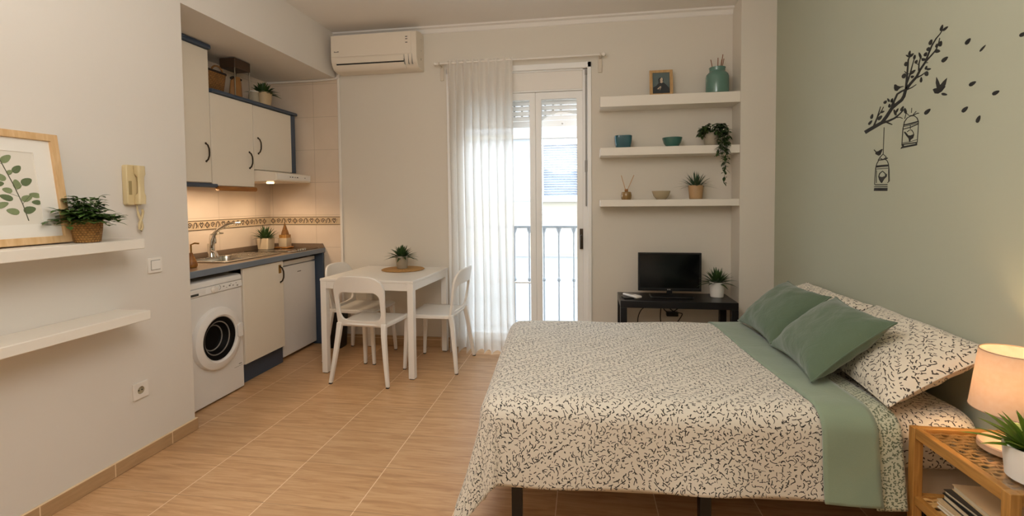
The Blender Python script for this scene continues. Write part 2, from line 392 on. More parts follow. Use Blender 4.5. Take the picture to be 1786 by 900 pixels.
struct('wall_front', bx(XL-.12, XR+.1, YN-.1, YN, 0, ZC), M['white_wall'], loc=O0)
# shallow cove between ceiling and back wall
b = B(); b.prism([(0, 0), (-.05, 0), (-.045, -.012), (-.02, -.02), (-.008, -.05), (0, -.055)], lambda d, z: (XL, YB+d, ZC+z), lambda d, z: (1.216, YB+d, ZC+z))
struct('trim_1', b, M['ceil'], loc=O0)
b = bx(XL, XL+.012, YN, 2.492, 0, .072); b.box(XL-.12, XL, 2.48, 2.492, 0, .072); struct('baseboard_left', b, M['sky'], loc=O0, bevel=.003)
b = bx(-2.46, DX0-.04, YB-.012, YB, 0, .094); b.box(DX1+.06, 1.216, YB-.012, YB, 0, .094)
struct('baseboard_back', b, M['skx'], loc=O0, bevel=.003)
struct('baseboard_right', bx(XR-.012, XR, YN, 4.0, 0, .085), M['sky'], loc=O0, bevel=.003)
struct('baseboard_pillar', bx(1.216, XR, 3.994, 4.006, 0, .085), M['skx'], loc=O0, bevel=.003)
# white plastic cable cover: up the end of the tiles, along under the soffit
struct('trim_2', bx(-2.297, -2.273, YB-.014, YB, .094, 2.53), M['wplastic'], loc=O0, bevel=.004)
b = B(); b.tube([(XK+.02, YB-.02, ZS-.012), (-2.5, YB-.02, ZS-.012), (-2.30, YB-.02, ZS-.002), (-2.27, YB-.03, 2.535), (-2.245, YB-.05, 2.555)], .011, 8)
struct('trim_3', b, M['wplastic'], loc=O0)

# decorated tile border: two brown lines with scrolls, leaves and lozenges between
def border(name, p2, length):
    root = obj(name, (lambda q: q)(B().prism([(0, 1.138), (length, 1.138), (length, 1.220), (0, 1.220)], lambda u, z: p2(u, z, 0), lambda u, z: p2(u, z, .003))), M['border'], None, loc=O0)
    root['kind'] = 'structure'
    k = B(); g = B()
    def st(bb, pts, r):
        for a, c in zip(pts[:-1], pts[1:]):
            dx, dz = c[0]-a[0], c[1]-a[1]; l = hypot(dx, dz) or 1; nx, nz = -dz/l*r, dx/l*r
            bb.prism([(a[0]+nx, a[1]+nz), (c[0]+nx, c[1]+nz), (c[0]-nx, c[1]-nz), (a[0]-nx, a[1]-nz)], lambda u, z: p2(u, z, .0032), lambda u, z: p2(u, z, .0042))
    st(k, [(0, 1.215), (length, 1.215)], .0022); st(k, [(0, 1.143), (length, 1.143)], .0022)
    i = 0; u = .03
    while u < length-.04:
        zc = 1.179; t = i % 4
        if t == 0: st(k, [(u-.022, zc), (u, zc+.024), (u+.022, zc), (u, zc-.024), (u-.022, zc)], .003); st(g, [(u-.01, zc), (u, zc+.012), (u+.01, zc), (u, zc-.012), (u-.01, zc)], .0025)
        elif t == 1:
            st(k, [(u+.022*(1-q/14)*cos(q*.75), zc+.024*(1-q/14)*sin(q*.75)) for q in range(14)], .003)
        elif t == 2: st(k, [(u-.024, zc-.022), (u-.012, zc+.02), (u+.004, zc+.022), (u+.012, zc-.01), (u, zc-.02)], .003); st(g, [(u+.01, zc+.02), (u+.024, zc-.012)], .003)
        else: st(k, [(u-.018, zc+.012), (u-.008, zc+.022), (u, zc+.008), (u+.008, zc+.022), (u+.018, zc+.012), (u, zc-.02), (u-.018, zc+.012)], .003)
        st(g, [(u+.022, zc-.022), (u+.032, zc+.016)], .0018)
        i += 1; u += .058
    obj('border_motif', k, M['ink'], root); obj('border_flourish', g, M['ochre'], root)
border('trim_4', lambda u, z, d: (XK+u, YB-d, z), .73)
border('trim_5', lambda u, z, d: (XK+d, 2.48+u, z), 1.745)

# ------------------------------------------------------------------ balcony door
dr = B(); fx0, fx1 = DX0, DX1
for a in ((fx0, fx0+.05), (fx1-.045, fx1)): dr.box(a[0], a[1], YB+.02, YB+.10, 0, DZ)
dr.box(fx0, fx1, YB+.02, YB+.10, DZ-.03, DZ); dr.box(fx0+.05, fx1-.045, YB+.02, YB+.10, 2.315, 2.33); dr.box(fx0, fx1, YB+.02, YB+.1, 0, .03)
# architrave on the room side, standing proud of the wall
for a in ((fx0-.05, fx0+.006), (fx1-.004, fx1+.03)): dr.box(a[0], a[1], YB-.016, YB+.03, 0, DZ+.03)
dr.box(fx0-.05, fx1+.03, YB-.016, YB+.03, DZ-.02, DZ+.03)
door = struct('door_1', dr, M['alum'], loc=O0, bevel=.004)
obj('shutter_box', bx(fx0+.05, fx1-.045, YB+.025, YB+.26, 2.33, DZ-.03), M['wplastic'], door, bevel=.003)
def sash(x0, x1, lock):
    f = B(); y0, y1 = YB+.03, YB+.085; s = .052
    f.frame(rrect(x0, x1, .03, 2.313, .004, 1), rrect(x0+s, x1-s, .03+.11, 2.313-.062, .004, 1), lambda x, z: (x, y0, z), lambda x, z: (x, y1, z))
    o = obj('door_sash', f, M['alum'], door, bevel=.004)
    obj('glass_pane', bx(x0+s-.004, x1-s+.004, YB+.055, YB+.059, .135, 2.255), M['glass'], o)
    obj('glazing_bar', bx(x0+s, x1-s, YB+.045, YB+.07, .60, .612), M['alum'], o) if not lock else None
    return o
cxm = -.432
s1 = sash(fx0+.05, cxm, False); s2 = sash(cxm+.001, fx1-.045, True)
h = B(); h.box(fx1-.075, fx1-.045, YB+.012, YB+.03, .92, 1.10); h.tube([(fx1-.06, YB+.015, 1.04), (fx1-.06, YB-.03, 1.04), (fx1-.062, YB-.034, 1.00), (fx1-.064, YB-.034, .93)], .009, 8)
obj('door_handle', h, M['dsteel'], s2, bevel=.003)
# belt of the roller shutter on the right jamb
b = bx(fx1-.022, fx1-.010, YB+.004, YB+.018, 1.30, DZ-.06); b.box(fx1-.026, fx1-.006, YB-.002, YB+.018, DZ-.075, DZ-.035); b.box(fx1-.027, fx1-.007, YB-.002, YB+.018, 1.60, 1.70)
obj('shutter_belt', b, M['grey'], door)
b = B()
for k_ in range(7):
    z = 2.09+.047*k_
    b.prism([(0, 0), (.006, .004), (.009, .022), (.006, .041), (0, .045), (-.004, .022)], lambda d, q: (fx0+.02, YB+.2-d, z+q), lambda d, q: (fx1-.02, YB+.2-d, z+q))
b.box(fx0+.02, fx1-.02, YB+.188, YB+.21, 2.03, 2.088)
sh = obj('roller_shutter', b, M['alum'], door)
b = B()
for k_ in range(7):
    for i in range(13):
        x = fx0+.1+i*.072; b.box(x, x+.016, YB+.186, YB+.2, 2.133+.047*k_, 2.138+.047*k_)
obj('light_slot', b, M['grey'], sh)
b = B(); b.tube([(-.2, YB+.18, 2.055), (-.2, YB+.165, 2.053)], .008, 8); obj('stop_knob', b, M['grey'], sh)

# balcony and the street front opposite
struct('floor_balcony', bx(-2.2, 1.2, YB+.02, YB+.62, -.14, -.02), M['tileext'], loc=O0)
rl = thing('balcony_railing', 'pale grey iron balcony railing with knobbed balusters outside the glass door', 'railing', (-.4, 4.63, -.02))
b = bx(-2.1, 1.1, 4.612, 4.648, 1.085, 1.108); b.box(-2.1, 1.1, 4.618, 4.642, .10, .118); obj('rail', b, M['railing'], rl, bevel=.003)
x = -1.695
while x < 1.0:
    b = B(); b.lathe((x, 4.63, 0), [(.0075, .1), (.0075, .56), (.016, .568), (.019, .58), (.016, .592), (.0075, .60), (.0075, 1.03), (.02, 1.06), (.026, 1.087)], 10)
    b.tube([(x+.016+.016*cos(a), 4.63, .146+.022*sin(a)) for a in lin(-1.5, 3.6, 9)], .004, 5)
    obj('baluster', b, M['railing'], rl); x += .1445
each('post', [(x-.02, x+.02, 4.61, 4.65, -.02, 1.084) for x in (-2.05, 1.05)], M['railing'], rl)
fc = thing('street_building', 'sunlit cream building front across the street with a shuttered window', 'building', (-.4, 9.2, -3.5))
b = B()
wx0, wx1, wz0, wz1 = -.80, -.10, 1.40, 2.44
b.box(-7, wx0, 9, 9.3, -3.5, 3.75); b.box(wx1, 6, 9, 9.3, -3.5, 3.75); b.box(wx0, wx1, 9, 9.3, wz1, 3.75); b.box(wx0, wx1, 9, 9.3, -3.5, wz0)
obj('wall', b, M['facade'], fc)
b = bx(-7, 6, 8.95, 9, .30, .34); b.box(-7, 6, 8.93, 9, 2.52, 2.60); b.box(-7, 6, 8.96, 9, .34, 1.33)
obj('cornice', b, M['facade2'], fc)
fw = B(); fw.frame(rrect(wx0-.06, wx1+.06, wz0-.02, wz1+.06, .01, 1), rrect(wx0+.03, wx1-.03, wz0+.03, wz1-.03, .01, 1), lambda x, z: (x, 8.96, z), lambda x, z: (x, 9.06, z))
w_ = obj('window', fw, M['alum'], fc); obj('window_sill', bx(wx0-.1, wx1+.1, 8.88, 9, wz0-.07, wz0-.02), M['facade'], w_)
b = B()
for k_ in range(22): b.prism([(0, 0), (.03, .006), (.03, .012), (0, .044)], lambda d, q: (wx0, 9.08-d, wz0+.046*k_+q), lambda d, q: (wx1, 9.08-d, wz0+.046*k_+q))
obj('blind', b, M['blind'], w_)
struct('floor_street', bx(-9, 8, 4.85, 9, -3.6, -3.5), M['tileext'], loc=O0)

# ------------------------------------------------------------------ curtain and its rod
rod = thing('curtain_rod', 'thin white curtain rod on two wall brackets above the balcony door', 'curtain rod', (-.55, YB, 2.57))
b = B(); b.tube([(-1.30, YB-.09, 2.577), (.15, YB-.09, 2.582)], .0075, 10); obj('rod', b, M['wplastic'], rod)
for x, z in ((-1.275, 2.577), (.135, 2.582)):
    b = bx(x-.017, x+.017, YB-.012, YB, z-.13, z+.02); b.box(x-.006, x+.006, YB-.10, YB, z-.016, z-.004); b.box(x-.006, x+.006, YB-.105, YB-.095, z-.016, z+.012)
    obj('bracket', b, M['bracket'], rod, bevel=.003)
for x, z, s in ((-1.30, 2.577, -1), (.15, 2.582, 1)):
    b = B(); b.lathe((x, YB-.09, z), [(.0085, 0), (.014, s*.006), (.016, s*.016), (.012, s*.026), (.003, s*.032)], 12, axis='x'); obj('finial', b, M['wplastic'], rod)
cu = thing('curtain', 'sheer white pleated curtain hanging to the floor left of the balcony door', 'curtain', (-.91, YB-.08, 0))
def cfn(u, t):
    # u 0..1 across, t 0..1 from top to floor
    x0, x1 = -1.212+.02*t, -.615+.0*t
    fl = max(0, (t-.55)/.45)**2
    x = x0+(x1-x0)*u+.05*fl*(u-.55)
    amp = .014+.046*min(1, t*5)*(1-.25*t)+.02*fl
    n = noise.noise(Vector((u*7, t*1.3, 2)))
    ph = 2*pi*8.5*u+1.1*n+.5*sin(3*u+t*1.5)
    y = YB-.092-.012*t-.05*fl*u+amp*cos(ph)*(.7+.3*sin(5.2*u+1))
    x += .010*sin(ph*1.0)*min(1, t*6)
    z = 2.598-(2.598-.004)*t
    if t > .985: z += .010*(1+cos(ph))
    return (x, y, z)
tv = [0, .004, .012, .022, .03, .04, .06, .09]+lin(.13, .96, 22)+[.975, .985, .993, 1]
b = B(); b.grid(cfn, lin(0, 1, 161), tv, lambda u, t: (u*1.6, t*2.6)); obj('drape', b, M['sheer'], cu, smooth=180)
b = B(); b.grid(lambda u, t: tuple(Vector(cfn(u, t))+Vector((0, -.003, 0))), lin(0, 1, 161), [.022, .027, .031, .035], lambda u, t: (u*1.6, t*2.6)); obj('heading_tape', b, M['sheer'], cu, smooth=180)
b = B(); b.grid(lambda u, t: tuple(Vector(cfn(u, t))+Vector((0, -.003, 0))), lin(0, 1, 161), [.955, .965, .975, .98], lambda u, t: (u*1.6, t*2.6)); obj('hem', b, M['sheer'], cu, smooth=180)

# ------------------------------------------------------------------ air conditioner
ac = thing('air_conditioner', 'white wall mounted split air conditioner high on the back wall', 'air conditioner', (-1.85, YB, 2.53))
A0, A1 = -2.245, -1.445
prof = [(0, 2.535), (0, 2.862), (.10, 2.866), (.185, 2.845), (.20, 2.838), (.205, 2.82), (.205, 2.640), (.20, 2.61), (.185, 2.575), (.16, 2.548), (.12, 2.535)]
b = B(); b.prism(prof, lambda d, z: (A0, YB-d, z), lambda d, z: (A1, YB-d, z)); body = obj('body', b, M['ac'], ac, bevel=.005)
b = bx(A0+.004, A1-.045, YB-.209, YB-.203, 2.648, 2.838); fp = obj('front_panel', b, M['ac'], ac, bevel=.003)
each('indicator', [(A1-.098, A1-.078, YB-.2105, YB-.2085, z, z+.006) for z in (2.790, 2.770, 2.740)], M['dtxt'], fp)
b = bx(A0+.035, A0+.041, YB-.2105, YB-.2085, 2.690, 2.698); b.box(A0+.043, A0+.066, YB-.2105, YB-.2085, 2.690, 2.694); b.box(A0+.068, A0+.078, YB-.2105, YB-.2085, 2.691, 2.698)
obj('logo', b, M['dtxt'], fp)
b = B(); b.prism([(.197, 2.604), (.203, 2.604), (.19, 2.577), (.165, 2.550), (.16, 2.555), (.18, 2.58)], lambda d, z: (A0+.05, YB-d-.004, z), lambda d, z: (A1-.115, YB-d-.004, z)); obj('air_outlet', b, M['dark'], ac)
b = B(); b.prism([(.209, 2.642), (.212, 2.638), (.209, 2.600), (.203, 2.590), (.199, 2.593), (.204, 2.602)], lambda d, z: (A0+.052, YB-d, z), lambda d, z: (A1-.117, YB-d, z)); obj('louver', b, M['ac'], ac)
b = B(); b.prism([(.196, 2.580), (.201, 2.578), (.176, 2.545), (.150, 2.533), (.14, 2.537), (.168, 2.55)], lambda d, z: (A0+.045, YB-d, z), lambda d, z: (A1-.112, YB-d, z)); obj('lower_flap', b, M['ac'], ac)
each('seam', [(x, x+.002, YB-.207, YB-.16, 2.56, 2.645) for x in (A1-.112, A1-.075, A1-.043)], M['grey'], ac)
each('screw_cap', [(A1-.0005, A1+.0015, YB-.09, YB-.082, 2.615, 2.635), (A1-.0005, A1+.0015, YB-.08, YB-.074, 2.70, 2.706), (A1-.0005, A1+.0015, YB-.08, YB-.074, 2.80, 2.806)], M['grey'], ac)

# ------------------------------------------------------------------ kitchen
def bow(bb, x, y, z0, z1, out=.028, r=.0055):
    bb.tube([(x, y, z0), (x+out*.6, y, z0+.012), (x+out, y, z0+(z1-z0)*.3), (x+out*1.05, y, (z0+z1)/2), (x+out, y, z0+(z1-z0)*.7), (x+out*.6, y, z1-.012), (x, y, z1)], r, 8)
    for z in (z0, z1): bb.lathe((x, y, z), [(.008, 0), (.008, .004)], 10, axis='x')
XF = -2.72
def wallcab(label, y0, y1, z0, z1, hy, hz, crown=True):
    t = thing('wall_cabinet', label, 'kitchen cabinet', ((XK+XF)/2, (y0+y1)/2, z0), 0, 'cream wall cabinets')
    obj('carcass', bx(XK+.002, XF-.02, y0+.001, y1-.001, z0, z1), M['cream'], t)
    d = obj('door', bx(XF-.018, XF, y0+.002, y1-.002, z0+.002, z1-.002), M['cream'], t, bevel=.003)
    b = B(); bow(b, XF, hy, hz-.065, hz+.065); obj('handle', b, M['dsteel'], d, 'dark bow handle')
    return t
t1 = wallcab('tall cream wall cabinet beside the white wall, reaching the soffit', 2.50, 3.150, 1.505, 2.475, 3.10, 1.725)
b = B(); b.prism([(0, 0), (.03, 0), (.035, .012), (.03, .034), (0, .036)], lambda d, z: (XF-.012+d, 2.50, 2.476+z), lambda d, z: (XF-.012+d, 3.155, 2.476+z)); b.box(XK+.002, XF-.012, 2.5, 3.152, 2.476, 2.511)
obj('crown', b, M['blue'], t1, 'dark blue crown', bevel=.004)
t2 = wallcab('middle cream wall cabinet above the sink with a basket on top', 3.153, 3.610, 1.485, 2.172, 3.555, 1.705)
t3 = wallcab('short cream wall cabinet above the range hood', 3.613, 4.130, 1.633, 2.170, 3.665, 1.835)
obj('end_panel', bx(XK+.01, XF+.004, 4.131, 4.185, 1.633, 2.170), M['blue'], t3, 'dark blue end panel', bevel=.002)
ct = B(); ct.prism([(0, 0), (.032, 0), (.037, .010), (.032, .026), (0, .028)], lambda d, z: (XF-.012+d, 3.157, 2.174+z), lambda d, z: (XF-.012+d, 4.20, 2.174+z)); ct.box(XK+.002, XF-.012, 3.157, 4.20, 2.174, 2.202)
one('cabinet_crown', ct, M['blue'], 'dark blue crown board along the top of the two lower wall cabinets', 'cabinet trim', bevel=.004)
b = B(); b.tube([(XF-.012, 2.50, 1.487), (XF-.012, 3.20, 1.487)], .017, 14); pl = one('light_pelmet', b, M['blue'], 'dark blue rounded pelmet under the tall wall cabinet', 'cabinet trim')
b = B(); b.tube([(XF-.004, 3.205, 1.467), (XF-.004, 3.62, 1.467)], .0185, 14); one('light_pelmet', b, M['honey'], 'honey wood rounded pelmet under the middle wall cabinet', 'cabinet trim')
# range hood
hd = thing('range_hood', 'slim cream range hood under the short wall cabinet', 'range hood', (-2.78, 3.85, 1.53))
b = B(); b.prism([(XK+.01, 1.628), (-2.70, 1.628), (-2.535, 1.606), (-2.53, 1.600), (-2.53, 1.546), (-2.54, 1.538), (XK+.01, 1.530)], lambda x, z: (x, 3.62, z), lambda x, z: (x, 4.125, z)); obj('body', b, M['cream'], hd, bevel=.003)
obj('front_strip', bx(-2.531, -2.526, 3.635, 4.11, 1.549, 1.598), M['wplastic'], hd, bevel=.002)
each('button', [(-2.5262, -2.5245, y, y+w2, 1.572, 1.580) for y, w2 in ((3.80, .012), (3.83, .018), (3.87, .01), (3.90, .02), (4.02, .008))], M['dtxt'], hd)
b = B(); b.lathe((-2.75, 3.85, 1.526), [(.03, 0), (.03, .006)], 16); obj('lamp', b, M['bulb'], hd)
# worktop
XW = -2.46
wt = thing('worktop', 'brown speckled kitchen worktop with a blue grey front edge', 'worktop', (-2.74, 3.36, .885))
b = B(); sx0, sx1, sy0, sy1 = -2.93, -2.585, 3.10, 3.72   # cut-out for the sink
b.box(XK+.002, XW-.008, 2.49, sy0, .885, .920); b.box(XK+.002, XW-.008, sy1, YB-.003, .885, .920); b.box(XK+.002, sx0, sy0, sy1, .885, .92); b.box(sx1, XW-.008, sy0, sy1, .885, .92)
slab = obj('slab', b, M['top'], wt)
obj('front_edge', bx(XW-.008, XW, 2.49, YB-.003, .878, .921), M['edge'], wt, bevel=.003)
b = bx(XK+.002, XK+.016, 2.49, YB-.003, .921, .962); b.prism([(XK+.016, .921), (XW-.004, .921), (XW-.025, .962), (XK+.016, .962)], lambda x, z: (x, YB-.016, z), lambda x, z: (x, YB-.003, z)); obj('upstand', b, M['top'], wt, bevel=.002)
# sink
sk = thing('kitchen_sink', 'stainless steel inset sink with drainer in the worktop', 'sink', (-2.76, 3.41, .92))
b = B(); o = rrect(-2.955, -2.565, 3.08, 3.745, .05); i_ = rrect(-2.925, -2.60, 3.12, 3.50, .07)
b.frame(o, i_, lambda x, y: (x, y, .9215), lambda x, y: (x, y, .9275)); obj('rim', b, M['steel'], sk, bevel=.002)
b = B(); R = []
for f, z in ((0, .9215), (.004, .90), (.01, .80), (.03, .775), (.12, .768)):
    R.append([(x, y, z) for x, y in rrect(-2.925+f, -2.60-f, 3.12+f, 3.50-f, max(.01, .07-f*.3))])
b.rings(R, True, False, True); obj('bowl', b, M['steel'], sk)
b = B()
for q in range(7): b.bar([(-2.90+q*.048, 3.54, .9285), (-2.90+q*.048, 3.72, .9285)], .012, .003)
obj('drainer', b, M['steel'], sk, bevel=.001)
b = B(); b.lathe((-2.76, 3.31, .769), [(.03, 0), (.03, .003), (.022, .004), (.02, .002)], 20); obj('drain', b, M['chrome'], sk)
fa = thing('kitchen_faucet', 'chrome mixer tap with a curved spout behind the sink', 'faucet', (-2.965, 3.40, .92))
b = B(); b.lathe((-2.965, 3.40, .921), [(.034, 0), (.034, .008), (.029, .02), (.026, .06), (.028, .10), (.026, .112)], 20); obj('body', b, M['chrome'], fa)
b = B(); b.tube([(-2.955, 3.385, 1.00), (-2.945, 3.385, 1.06), (-2.925, 3.39, 1.11), (-2.89, 3.40, 1.15), (-2.84, 3.42, 1.18), (-2.78, 3.44, 1.195), (-2.74, 3.455, 1.195)], [.016, .016, .015, .014, .013, .012, .011], 12); obj('spout', b, M['chrome'], fa)
b = B(); b.lathe((-2.962, 3.415, 1.032), [(.025, 0), (.027, .02), (.022, .06), (.018, .075), (.005, .08)], 16); b.tube([(-2.955, 3.42, 1.10), (-2.93, 3.44, 1.112), (-2.90, 3.46, 1.112)], [.010, .009, .006], 8); obj('lever', b, M['chrome'], fa)
b = B(); b.tube([(-2.94, 3.38, .975), (-2.905, 3.37, .97), (-2.885, 3.365, .945), (-2.88, 3.365, .929)], .011, 8); obj('side_spray', b, M['chrome'], fa)
# hob
hb = thing('cooktop', 'black glass cooktop set into the worktop near the corner', 'cooktop', (-2.73, 3.99, .92))
obj('glass_plate', bx(-2.99, -2.50, 3.80, 4.17, .9215, .927), M['hobg'], hb, bevel=.002)
b = B()
for cx, cy, r in ((-2.86, 4.0, .08), (-2.66, 3.93, .07)): b.frame([(cx+r*cos(a), cy+r*sin(a)) for a in lin(0, 2*pi, 33)[:-1]], [(cx+(r-.004)*cos(a), cy+(r-.004)*sin(a)) for a in lin(0, 2*pi, 33)[:-1]], lambda x, y: (x, y, .9272), lambda x, y: (x, y, .9278))
obj('heating_ring', b, M['grey'], hb)
for q in range(4): b = B(); b.lathe((-2.53, 3.90+q*.035, .927), [(.011, 0), (.010, .012), (.004, .013)], 12); obj('control', b, M['steel'], hb)
# washing machine
wm = thing('washing_machine', 'white front loading washing machine under the worktop', 'washing machine', (-2.74, 2.825, 0))
WY0, WY1, WX = 2.53, 3.115, -2.48
b = bx(-2.99, WX-.075, WY0, WY1, .012, .745)
def sq(a):
    c_, s_ = cos(a), sin(a); k_ = min((.745-.437 if s_ > 0 else .437-.012)/max(abs(s_), 1e-6), ((WY1-2.863) if c_ > 0 else (2.863-WY0))/max(abs(c_), 1e-6)); return (2.863+c_*k_, .437+s_*k_)
ca = sorted(set(lin(0, 2*pi, 57)[:-1]+[math.atan2(z-.437, y-2.863) % (2*pi) for y in (WY0, WY1) for z in (.012, .745)]))
b.frame([sq(a) for a in ca], [(2.863+.16*cos(a), .437+.16*sin(a)) for a in ca], lambda y, z: (WX-.075, y, z), lambda y, z: (WX, y, z))
obj('cabinet', b, M['white'], wm, bevel=.004)
b = B(); b.prism([(-2.99, .800), (-2.99, .845), (WX-.03, .845), (WX-.006, .838), (WX, .826), (WX, .800)], lambda x, z: (x, WY0, z), lambda x, z: (x, WY1, z)); obj('lid', b, M['white'], wm, bevel=.003)
b = B(); b.prism([(-2.99, .747), (-2.99, .798), (WX+.002, .798), (WX+.008, .752), (WX+.004, .747)], lambda x, z: (x, WY0+.001, z), lambda x, z: (x, WY1-.001, z)); pn = obj('control_panel', b, M['white'], wm, bevel=.003)
b = B(); b.lathe((WX+.005, 2.845, .773), [(.024, 0), (.024, .008), (.020, .012), (.018, .022), (.014, .024)], 24, axis='x'); obj('dial', b, M['wplastic'], pn)
obj('drawer', bx(WX+.0, WX+.009, WY0+.004, 2.775, .752, .796), M['white'], pn, bevel=.002)
obj('display', bx(WX+.008, WX+.0105, 2.64, 2.715, .757, .771), M['display'], pn)
b = B()
for y, z, l in ((2.93, .775, .018), (2.985, .770, .022), (3.00, .784, .010), (3.02, .768, .016), (3.05, .782, .010), (3.06, .760, .02), (2.96, .765, .01)): b.box(WX+.0065, WX+.0085, y, y+l*.6, z, z+l*.45)
b.tube([(WX+.008, 2.895+.012*cos(a), .778+.014*sin(a)) for a in lin(-1.8, 1.8, 8)], .0015, 4)
obj('print', b, M['grey'], pn)
cy_, cz_ = 2.863, .437
b = B(); b.lathe((WX, cy_, cz_), [(.212, -.002), (.212, .012), (.205, .028), (.185, .038), (.160, .040), (.148, .032), (.143, .010)], 56, False, False, axis='x'); ring = obj('door', b, M['white'], wm, 'white round porthole door')
b = B(); b.lathe((WX, cy_, cz_), [(.145, .026), (.12, .016), (.10, -.02), (.075, -.045), (.001, -.055)], 48, False, True, axis='x'); obj('door_glass', b, M['drumg'], ring, 'dark bowl shaped glass')
b = B()
for r, d in ((.112, .006), (.085, -.030)): b.tube([(WX+d, cy_+r*cos(a), cz_+r*sin(a)) for a in lin(0, 2*pi, 40)], .004, 6)
obj('drum_ring', b, M['grey'], ring)
b = B(); b.prism([(.150, -.03), (.175, -.04), (.20, -.035), (.20, .06), (.175, .065), (.150, .05)], lambda q, z: (WX+.036, cy_+q, cz_+z), lambda q, z: (WX+.046, cy_+q, cz_+z)); obj('door_handle', b, M['white'], ring, bevel=.003)
b = B(); b.prism([(3.02, .205), (3.10, .205), (3.10, .207), (3.02, .207)], lambda y, z: (WX, y, z-.03), lambda y, z: (WX+.0015, y, z-.03)); b.box(WX, WX+.003, 3.065, 3.092, .188, .193)
obj('filter_flap', b, M['grey'], wm)
for y in (WY0+.05, WY1-.05):
    for x in (-2.95, WX-.06): b = B(); b.lathe((x, y, 0), [(.022, 0), (.022, .013)], 12); obj('foot', b, M['rubber'], wm)
# base cabinet
bc = thing('base_cabinet', 'cream base cabinet with one door between washing machine and fridge', 'kitchen cabinet', (-2.75, 3.37, 0))
obj('carcass', bx(-3.0, -2.502, 3.128, 3.612, .155, .760), M['cream'], bc)
dd = obj('door', bx(-2.50, -2.48, 3.135, 3.605, .160, .872), M['cream'], bc, bevel=.003)
b = B(); bow(b, -2.48, 3.565, .70, .83, .03, .006); obj('handle', b, M['dsteel'], dd, 'dark bow handle')
obj('handle_plate', bx(-2.481, -2.478, 3.545, 3.578, .775, .845), M['brass'], dd, 'brass handle plate', bevel=.001)
obj('plinth', bx(-2.56, -2.54, 3.128, 3.655, 0, .154), M['blue'], bc, 'dark blue plinth')
# fridge
fr = thing('fridge', 'white undercounter fridge with a narrow top strip', 'fridge', (-2.79, 3.925, 0))
obj('cabinet', bx(-3.0, -2.59, 3.672, 4.185, .03, .85), M['white'], fr, bevel=.004)
fd = obj('door', bx(-2.588, -2.545, 3.672, 4.185, .03, .805), M['white'], fr, bevel=.007)
obj('top_strip', bx(-2.588, -2.548, 3.672, 4.185, .812, .85), M['white'], fr, bevel=.004)
obj('badge', bx(-2.5455, -2.5440, 3.90, 3.955, .735, .741), M['dtxt'], fd)
for y in (3.71, 4.15):
    for x in (-2.63, -2.96): b = B(); b.lathe((x, y, 0), [(.018, 0), (.018, .031)], 12); obj('foot', b, M['rubber'], fr)
one('kitchen_end_panel', bx(XK+.003, -2.468, 4.190, 4.215, 0, .876), M['blue'], 'dark blue upright panel closing the kitchen run beside the fridge', 'panel', bevel=.002)

# ------------------------------------------------------------------ plants
def leaf(b, p, d, L, w, droop=.2, fold=.25, n=6, shape='lance'):
    p = Vector(p); d = Vector(d).normalized(); up = Vector((0, 0, 1)); sd = d.cross(up)
    if sd.length < .05: sd = Vector((1, 0, 0))
    sd.normalize(); vs = []; fs = []
    for i in range(n+1):
        t = i/n; q = p+d*L*t+Vector((0, 0, -droop*L*t*t))
        k = (sin(pi*min(1, t*.92+.08))**.7 if shape == 'oval' else (min(1, .55+t*1.8) if t < .25 else ((1-t)/.75)**.75))
        h = w/2*max(k, .03); nm = sd.cross(d).normalized()
        vs += [q-sd*h+nm*fold*h, q, q+sd*h+nm*fold*h]
    for i in range(n):
        for j in (0, 1): a = i*3+j; fs.append((a, a+1, a+4, a+3))
    b.add(vs, fs)
def rosette(c, n, L, w, e0, e1, droop, seed, r0=.01, fold=.3):
    rg = random.Random(seed); b = B()
    for i in range(n):
        f = i/max(1, n-1); az = i*2.39996+rg.uniform(-.25, .25); el = rad(e0+(e1-e0)*f+rg.uniform(-6, 6))
        d = (cos(az)*cos(el), sin(az)*cos(el), sin(el)); r = r0*(1-f*.7)
        leaf(b, (c[0]+cos(az)*r, c[1]+sin(az)*r, c[2]), d, L*(1-.25*f*0+rg.uniform(-.14, .08)), w*rg.uniform(.85, 1.1), droop*(1-.6*f), fold)
    return b
def bush(c, n, L, seed, lw=.016, ll=.034, spread=1.0, flat=1.0):
    rg = random.Random(seed); b = B()
    for i in range(n):
        az = rg.uniform(0, 2*pi); el = rad(rg.uniform(5, 85)); l = L*rg.uniform(.7, 1.05)
        d = Vector((cos(az)*cos(el)*spread, sin(az)*cos(el)*spread*flat, sin(el))); p0 = Vector(c)+Vector((cos(az), sin(az)*flat, 0))*.022*rg.random()
        pts = [p0+d*l*t+Vector((0, 0, -.38*l*t*t*cos(el))) for t in lin(0, 1, 6)]
        b.tube(pts, .0012, 4, False)
        for k in range(1, 6):
            for s in (-1, 1):
                a2 = az+s*rg.uniform(.4, 1.2); q = pts[k]
                leaf(b, q, (cos(a2), sin(a2), rg.uniform(-.1, .7)), ll*rg.uniform(.7, 1.15), lw*rg.uniform(.8, 1.2), .3, .2, 3, 'oval')
    return b
def pot_prof(r0, r1, h, t=.006): return [(r0*.92, 0), (r0, .004), (r1, h-.004), (r1-.001, h), (r1-t, h), (r1-t, h-.018)]
